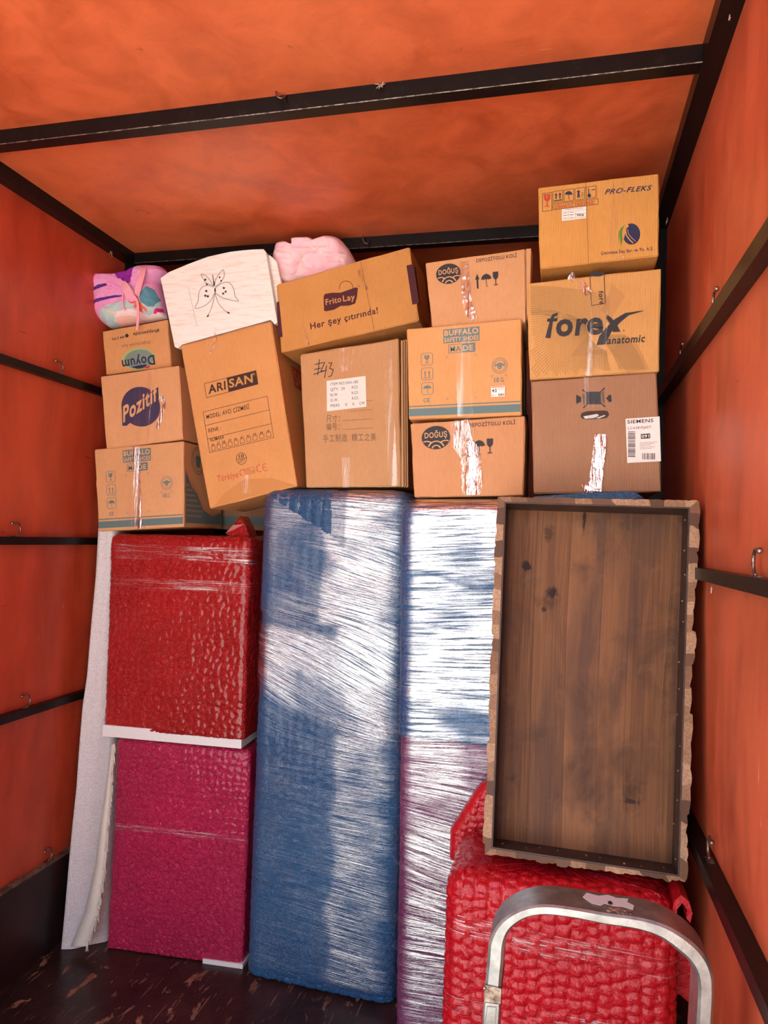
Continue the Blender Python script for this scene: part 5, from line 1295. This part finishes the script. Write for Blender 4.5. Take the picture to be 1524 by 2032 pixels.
# ------------------------------------------------------------------ wooden tray top
k = MT('walnut planks', (0.2, 0.1, 0.06, 1), 0.36, spec=0.09)
uvn = k.obj((1, 1, 1), src='UV'); sep = k.n('ShaderNodeSeparateXYZ'); k.l(uvn, sep.inputs[0])
pw = k.ramp(sep.outputs[0], [(0.0, g(0.1)), (0.19, g(0.35)), (0.385, g(0.8)), (0.575, g(0.6)), (0.725, g(0.25))], 'CONSTANT'); wn = k.n('ShaderNodeTexWhiteNoise', noise_dimensions='1D'); k.l(pw, wn.inputs['W'])
vec = k.n('ShaderNodeCombineXYZ'); k.l(sep.outputs[0], vec.inputs[0]); k.l(sep.outputs[1], vec.inputs[1]); k.l(k.math('MULTIPLY', wn.outputs['Value'], 9.0), vec.inputs[2])
mp = k.n('ShaderNodeMapping'); mp.inputs['Scale'].default_value = (55, 2.4, 1); k.l(vec.outputs[0], mp.inputs['Vector'])
gr = k.noise(mp.outputs[0], 1.0, 6, 0.62, 0.9)
mp2 = k.n('ShaderNodeMapping'); mp2.inputs['Scale'].default_value = (5, 1.8, 1); k.l(vec.outputs[0], mp2.inputs['Vector'])
bg_ = k.noise(mp2.outputs[0], 1.0, 4, 0.55, 0.8)
c = k.ramp(gr, [(0.25, (0.066, 0.027, 0.012, 1)), (0.5, (0.132, 0.056, 0.025, 1)), (0.75, (0.200, 0.088, 0.040, 1))])
c = k.mix(k.ramp(pw, [(0.1, g(0)), (0.8, g(0.55))]), c, (0.27, 0.125, 0.058, 1))
c = k.mix(k.ramp(bg_, [(0.50, g(0)), (0.72, g(0.75))]), c, (0.075, 0.042, 0.032, 1))
knn = k.noise(k.obj((22, 30, 1), src='UV'), 1.0, 4, 0.7, 1.0)
def blob(c, u, v_, ru, rv, col, amt=0.9, edge=0.35):
    dx = k.math('DIVIDE', k.math('SUBTRACT', sep.outputs[0], u), ru); dy = k.math('DIVIDE', k.math('SUBTRACT', sep.outputs[1], v_), rv)
    d = k.math('SQRT', k.math('ADD', k.math('MULTIPLY', dx, dx), k.math('MULTIPLY', dy, dy)))
    d = k.math('ADD', d, k.math('ADD', k.math('MULTIPLY', k.math('SUBTRACT', gr, 0.5), 0.9), k.math('MULTIPLY', k.math('SUBTRACT', knn, 0.5), 2.2)))
    return k.mix(k.ramp(d, [(1 - edge, g(amt)), (1.0, g(0))]), c, col)
DK = (0.022, 0.014, 0.011, 1)
for (u, v_, ru, rv, am, ed) in ((0.26, 0.075, 0.035, 0.035, 0.55, 0.6), (0.137, 0.182, 0.036, 0.018, 0.97, 0.3), (0.30, 0.262, 0.042, 0.020, 0.95, 0.5), (0.27, 0.29, 0.09, 0.03, 0.45, 0.8), (0.455, 0.03, 0.010, 0.045, 0.9, 0.4), (0.455, 0.03, 0.09, 0.04, 0.3, 0.9),
                                (0.775, 0.845, 0.045, 0.010, 0.85, 0.5), (0.78, 0.82, 0.07, 0.07, 0.55, 0.95), (0.97, 0.45, 0.06, 0.25, 0.5, 0.95), (0.10, 0.83, 0.05, 0.02, 0.4, 0.8), (0.25, 0.315, 0.02, 0.01, 0.8, 0.5)):
    c = blob(c, u, v_, ru, rv, DK, am, ed)
jn = k.ramp(sep.outputs[0], [(0.187, g(0)), (0.190, g(0.8)), (0.193, g(0)), (0.383, g(0)), (0.386, g(0.55)), (0.389, g(0)), (0.572, g(0)), (0.575, g(0.6)), (0.578, g(0)), (0.722, g(0)), (0.725, g(0.5)), (0.728, g(0))]); c = k.mix(jn, c, DK)
c = k.mix(k.ramp(k.noise(k.obj((2.5, 4, 1), src='UV'), 1.0, 4, 0.6, 0.6), [(0.5, g(0)), (0.72, g(0.75))]), c, (0.045, 0.026, 0.020, 1))
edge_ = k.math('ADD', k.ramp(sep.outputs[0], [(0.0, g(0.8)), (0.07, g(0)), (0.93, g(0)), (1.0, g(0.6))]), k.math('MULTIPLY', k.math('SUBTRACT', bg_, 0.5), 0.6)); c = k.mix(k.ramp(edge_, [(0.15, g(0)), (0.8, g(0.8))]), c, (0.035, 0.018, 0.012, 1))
# light ring stains and wear
c = k.mix(k.ramp(k.noise(k.obj((6, 10, 1), src='UV'), 1.4, 5, 0.6, 0.8), [(0.58, g(0)), (0.75, g(0.4))]), c, (0.20, 0.105, 0.058, 1))
k.base(c); k.bump(gr, 0.0012, 0.5); k.rgh(k.ramp(bg_, [(0.3, g(0.36)), (0.7, g(0.55))])); M_planks = k.m
def rail_mat(name, axis, cellw):
    k = MT(name, (0.4, 0.22, 0.12, 1), 0.6, spec=0.3); v = k.obj(); sp = k.n('ShaderNodeSeparateXYZ'); k.l(v, sp.inputs[0])
    q = k.math('ADD', k.math('MULTIPLY', sp.outputs[axis], 1 / cellw), k.math('MULTIPLY', k.noise(k.obj((3, 3, 3)), 4, 2), 1.5))
    wn = k.n('ShaderNodeTexWhiteNoise', noise_dimensions='1D'); k.l(k.math('FLOOR', q), wn.inputs['W'])
    c = k.ramp(wn.outputs['Value'], [(0.0, (0.085, 0.038, 0.018, 1)), (0.35, (0.20, 0.095, 0.045, 1)), (0.65, (0.33, 0.18, 0.095, 1)), (1.0, (0.46, 0.28, 0.165, 1))])
    c = k.mix(k.ramp(k.noise(v, 160, 4, 0.7), [(0.42, g(0.45)), (0.6, g(0))]), c, (0.10, 0.05, 0.03, 1)); k.base(c); k.bump(k.noise(v, 200, 3), 0.0006, 0.5); return k.m
M_railv = rail_mat('laminated edge vertical', 2, 0.045); M_railh = rail_mat('laminated edge horizontal', 0, 0.045)
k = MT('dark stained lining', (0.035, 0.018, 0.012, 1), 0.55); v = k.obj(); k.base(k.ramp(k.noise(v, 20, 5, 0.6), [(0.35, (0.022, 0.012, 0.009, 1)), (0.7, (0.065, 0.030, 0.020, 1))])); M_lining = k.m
YT, YBt = 2.040, 1.900
pTL, pTR, pBL = atY(989, 986, YT), atY(1384, 994, YT), atY(961, 1694, YBt)
tp = plane3(pTL, pTR, pBL); TD = 0.112
tray = thing('wooden_tabletop', 'dark walnut plank tabletop turned underside out with a wavy lighter rim', 'tabletop', tuple(tp.at(1160, 1725) + tp.n * 0.03))
inn = dict(TL=(1001, 995.5), TR=(1369.5, 1006.5), BR=(1348.5, 1740), BL=(974.5, 1684))
def wavy(p, q, amp, n, seed, sgn):
    p = np.array(p, float); q = np.array(q, float); d = q - p; L = np.linalg.norm(d); nn = np.array([-d[1], d[0]]) / L * sgn; r = random.Random(seed); out = []
    cur = 0; ph = 0
    while ph < 1:
        stp = r.uniform(0.035, 0.075); w0 = r.uniform(-0.3, 1) * amp; w1 = w0 + r.uniform(-0.5, 0.5) * amp
        for t_, w_ in ((ph + 0.002, w0), (ph + stp * 0.5, max(w0, w1) + amp * 0.35), (ph + stp - 0.002, w1)):
            if t_ < 1: out.append(tuple(p + d * t_ + nn * w_))
        ph += stp
    return [tuple(p)] + out + [tuple(q)]
oTL, oTR, oBR, oBL = (989, 986), (1384, 994), (1359.5, 1750.5), (961.5, 1693)
def rail(name, outer, inner, mat):
    pts = [tp.at(*q) for q in outer + inner]
    o = mesh_obj(name, *prism_vf(pts, tp.n * TD), mat, parent=tray)
rail('rim_rail', wavy(oTL, oBL, 3.2, 0, 3, 1), [inn['BL'], inn['TL']], M_railv)
rail('rim_rail', wavy(oTR, oBR, 5.0, 0, 5, -1), [inn['BR'], inn['TR']], M_railv)
rail('rim_rail', wavy(oTL, oTR, 1.5, 0, 7, -1), [inn['TR'], inn['TL']], M_railh)
rail('rim_rail', wavy((962, 1694), oBR, 4.0, 0, 9, 1), [inn['BR'], inn['BL']], M_railh)
# plank panel, set back
def tq(k_, off): return tp.at(*inn[k_]) + tp.n * off
pc = [tq(q, TD - 0.016) for q in ('TL', 'TR', 'BR', 'BL')]
V = [p for p in pc] + [p + tp.n * 0.016 for p in pc]
F = [(0, 1, 2, 3), (7, 6, 5, 4), (0, 4, 5, 1), (1, 5, 6, 2), (2, 6, 7, 3), (3, 7, 4, 0)]
mesh_obj('plank_panel', V, F, M_planks, parent=tray, uv=[(0, 0), (1, 0), (1, 1), (0, 1)] * 2)
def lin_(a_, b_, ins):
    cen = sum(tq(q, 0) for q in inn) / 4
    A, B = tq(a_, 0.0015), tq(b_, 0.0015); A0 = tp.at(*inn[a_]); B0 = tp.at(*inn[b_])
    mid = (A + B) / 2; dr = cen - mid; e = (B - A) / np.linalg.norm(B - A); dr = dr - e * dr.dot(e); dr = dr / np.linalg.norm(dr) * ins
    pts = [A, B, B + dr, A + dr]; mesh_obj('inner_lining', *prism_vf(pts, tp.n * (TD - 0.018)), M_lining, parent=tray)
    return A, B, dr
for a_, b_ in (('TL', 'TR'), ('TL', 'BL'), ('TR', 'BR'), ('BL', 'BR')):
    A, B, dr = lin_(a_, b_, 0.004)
    if (a_, b_) in (('TR', 'BR'), ('BL', 'BR')):
        n = 13 if a_ == 'TR' else 9
        for i in range(n):
            p = A + (B - A) * ((i + 0.5 + random.uniform(-0.25, 0.25)) / n) + dr * 1.15 + tp.n * random.uniform(0.015, 0.085)
            mesh_obj('nail_head', *ball_vf(p, 0.0022 if a_ == 'TR' else 0.003, 6), M_railh, parent=tray)

# ------------------------------------------------------------------ hand truck
k = MT('brushed aluminium', (0.40, 0.40, 0.38, 1), 0.40, metal=0.85); v = k.obj()
k.base(k.ramp(k.noise(v, 26, 5, 0.6), [(0.3, (0.22, 0.22, 0.205, 1)), (0.7, (0.42, 0.42, 0.40, 1))])); k.rgh(k.ramp(k.noise(v, 12, 4), [(0.3, g(0.26)), (0.7, g(0.48))])); k.bump(k.noise(v, 220, 3), 0.0005, 0.4); M_alu = k.m
k = MT('rusty residue', (0.18, 0.10, 0.06, 1), 0.8); v = k.obj(); k.base(k.ramp(k.noise(v, 120, 4), [(0.35, (0.05, 0.03, 0.02, 1)), (0.65, (0.34, 0.20, 0.12, 1))])); k.bump(k.noise(v, 200, 3), 0.003, 1.0); M_rust = k.m
M_rubber = flat_mat('black rubber', (0.015, 0.015, 0.015, 1), 0.7)
HY, HD = 1.42, 0.085
path = [(970, 2120), (973, 2032), (978, 1960), (983, 1905), (986, 1873), (997, 1846), (1016, 1827), (1043, 1813), (1081, 1807), (1137, 1813), (1202, 1825), (1268, 1835), (1317, 1851), (1360, 1880), (1386, 1907), (1399, 1936), (1402, 1969), (1399, 2032), (1394, 2120)]
ps = spl(path, 6); V = []; F = []
hwf = lambda y: 10.5 + 5.5 * min(1, max(0, (y - 1815) / 60))
ring_n = 8
P3 = []
for i, p in enumerate(ps):
    q = np.array(ps[min(i + 1, len(ps) - 1)]); o_ = np.array(ps[max(i - 1, 0)]); d = (q - o_) / np.linalg.norm(q - o_); nn = np.array([d[1], -d[0]]) * hwf(p[1])
    out_ = atY(p[0] + nn[0], p[1] + nn[1], HY); in_ = atY(p[0] - nn[0], p[1] - nn[1], HY); w3 = (out_ - in_); bv = w3 * 0.18
    V += [out_ - bv + (0, -0.0, 0), out_ + (0, 0.004, 0), out_ + (0, HD - 0.004, 0), out_ - bv + (0, HD, 0), in_ + bv + (0, HD, 0), in_ + (0, HD - 0.004, 0), in_ + (0, 0.004, 0), in_ + bv]
    P3.append((out_ + in_) / 2)
for i in range(len(ps) - 1):
    for j in range(8): F.append((i * 8 + j, i * 8 + (j + 1) % 8, (i + 1) * 8 + (j + 1) % 8, (i + 1) * 8 + j))
F.append(tuple(range(8))[::-1]); F.append(tuple((len(ps) - 1) * 8 + j for j in range(8)))
L0, R0 = P3[0], P3[-1]
ht = thing('hand_truck', 'aluminium hand truck with a bowed flat handle standing in front of the red armchair', 'hand truck', ((L0[0] + R0[0]) / 2, HY + 0.04, 0.0))
mesh_obj('handle', V, F, M_alu, parent=ht)
zb = min(L0[2], R0[2])
for P in (L0, R0):
    mesh_obj('side_rail', *box_vf(P[0] - 0.016, P[0] + 0.016, HY, HY + HD, 0.02, P[2] + 0.004), M_alu, parent=ht)
lx = atY(971, 2010, HY)
pl_ = [atY(*q, HY - 0.005) for q in ((963, 1990), (990, 1993), (982, 2150), (952, 2150))]
mesh_obj('leg_sleeve', *prism_vf(pl_, (0, HD + 0.010, 0)), M_alu, parent=ht)
pl_ = [atY(*q, HY - 0.003) for q in ((963, 1955), (995, 1962), (993, 1992), (961, 1989))]
mesh_obj('joint_collar', *prism_vf(pl_, (0, HD + 0.006, 0)), M_hook, parent=ht)
mesh_obj('rivet', *ball_vf(atY(962, 1961, HY - 0.004), 0.0035, 8), M_alu, parent=ht)
a = Art(lambda x, y, off: atY(x, y, HY - 0.005 - off)); a.frame([(967, 1997), (985, 1999), (980, 2060), (958, 2060)], 0.8, M_crease, 0); a.build(ht, 'embossed_plate')
for z in (0.66, 0.45, 0.22):
    mesh_obj('cross_bar', *box_vf(L0[0] + 0.016, R0[0] - 0.016, HY + 0.02, HY + 0.05, z, z + 0.03), M_alu, parent=ht)
mesh_obj('toe_plate', *box_vf(L0[0] - 0.01, R0[0] + 0.01, HY - 0.22, HY, 0.004, 0.012), M_alu, parent=ht)
for sx_ in (-1, 1):
    cx = (L0[0] + 0.055) if sx_ < 0 else (R0[0] - 0.055)
    pts = []
    V = []; F = []
    for i in range(33):
        an = 2 * math.pi * i / 32
        for (xo, rr) in ((-0.02, 0.055), (-0.02, 0.075), (-0.012, 0.085), (0.012, 0.085), (0.02, 0.075), (0.02, 0.055)): V.append((cx + xo, HY + 0.17 + rr * math.cos(an), 0.086 + rr * math.sin(an)))
    for i in range(32):
        for j in range(6): F.append((i * 6 + j, i * 6 + (j + 1) % 6, (i + 1) * 6 + (j + 1) % 6, (i + 1) * 6 + j))
    wh = mesh_obj('wheel', V, F, M_rubber, parent=ht, smooth=True)
    mesh_obj('wheel_hub', *tube_vf([(cx - 0.018, HY + 0.17, 0.086), (cx + 0.018, HY + 0.17, 0.086)], 0.056, 20), M_alu, parent=ht)
    mesh_obj('axle_bracket', *box_vf(cx - 0.004, cx + 0.004, HY + HD - 0.01, HY + 0.18, 0.078, 0.11), M_alu, parent=ht)
# rusty residue of a broken sticker and screw on top of the handle
top = np.array([q for q in P3]); it = int(np.argmin(abs(np.array([p[0] for p in ps]) - 1225)))
zt_ = P3[it][2] + 0.0112; xt_ = P3[it][0]
sl_ = (P3[it + 3][2] - P3[it - 3][2]) / (P3[it + 3][0] - P3[it - 3][0])
tp3 = lambda dx, dy, dz=0.0: np.array([xt_ + dx, HY + dy, zt_ + sl_ * dx + dz])
rr_ = random.Random(4); parts = []
for i in range(34):
    f_ = i / 33; parts.append(ball_vf(tp3(-0.016 + 0.042 * f_, 0.018 + rr_.uniform(-0.008, 0.010) * (1 - 0.3 * f_), -0.0005), (0.0042, rr_.uniform(0.004, 0.008), rr_.uniform(0.0012, 0.0026)), 7))
mesh_obj('rust_residue', *join_vf(parts), M_rust, parent=ht, smooth=True)
mesh_obj('screw_head', *ball_vf(tp3(-0.010, 0.040, 0.001), (0.0045, 0.006, 0.0035), 8), M_rubber, parent=ht, smooth=True)
pts_ = [(-0.045, 0.030), (-0.028, 0.026), (-0.020, 0.036), (-0.004, 0.030), (0.012, 0.034), (0.030, 0.028), (0.034, 0.045), (0.022, 0.056), (0.026, 0.070), (0.004, 0.066), (-0.012, 0.074), (-0.030, 0.064), (-0.052, 0.070), (-0.060, 0.050)]
mesh_obj('sticker_residue', *prism_vf([tp3(x_, y_, 0.0004) for x_, y_ in pts_], (0, 0, 0.0006)), flat_mat('pale sticker residue', (0.62, 0.60, 0.56, 1), 0.7), parent=ht)
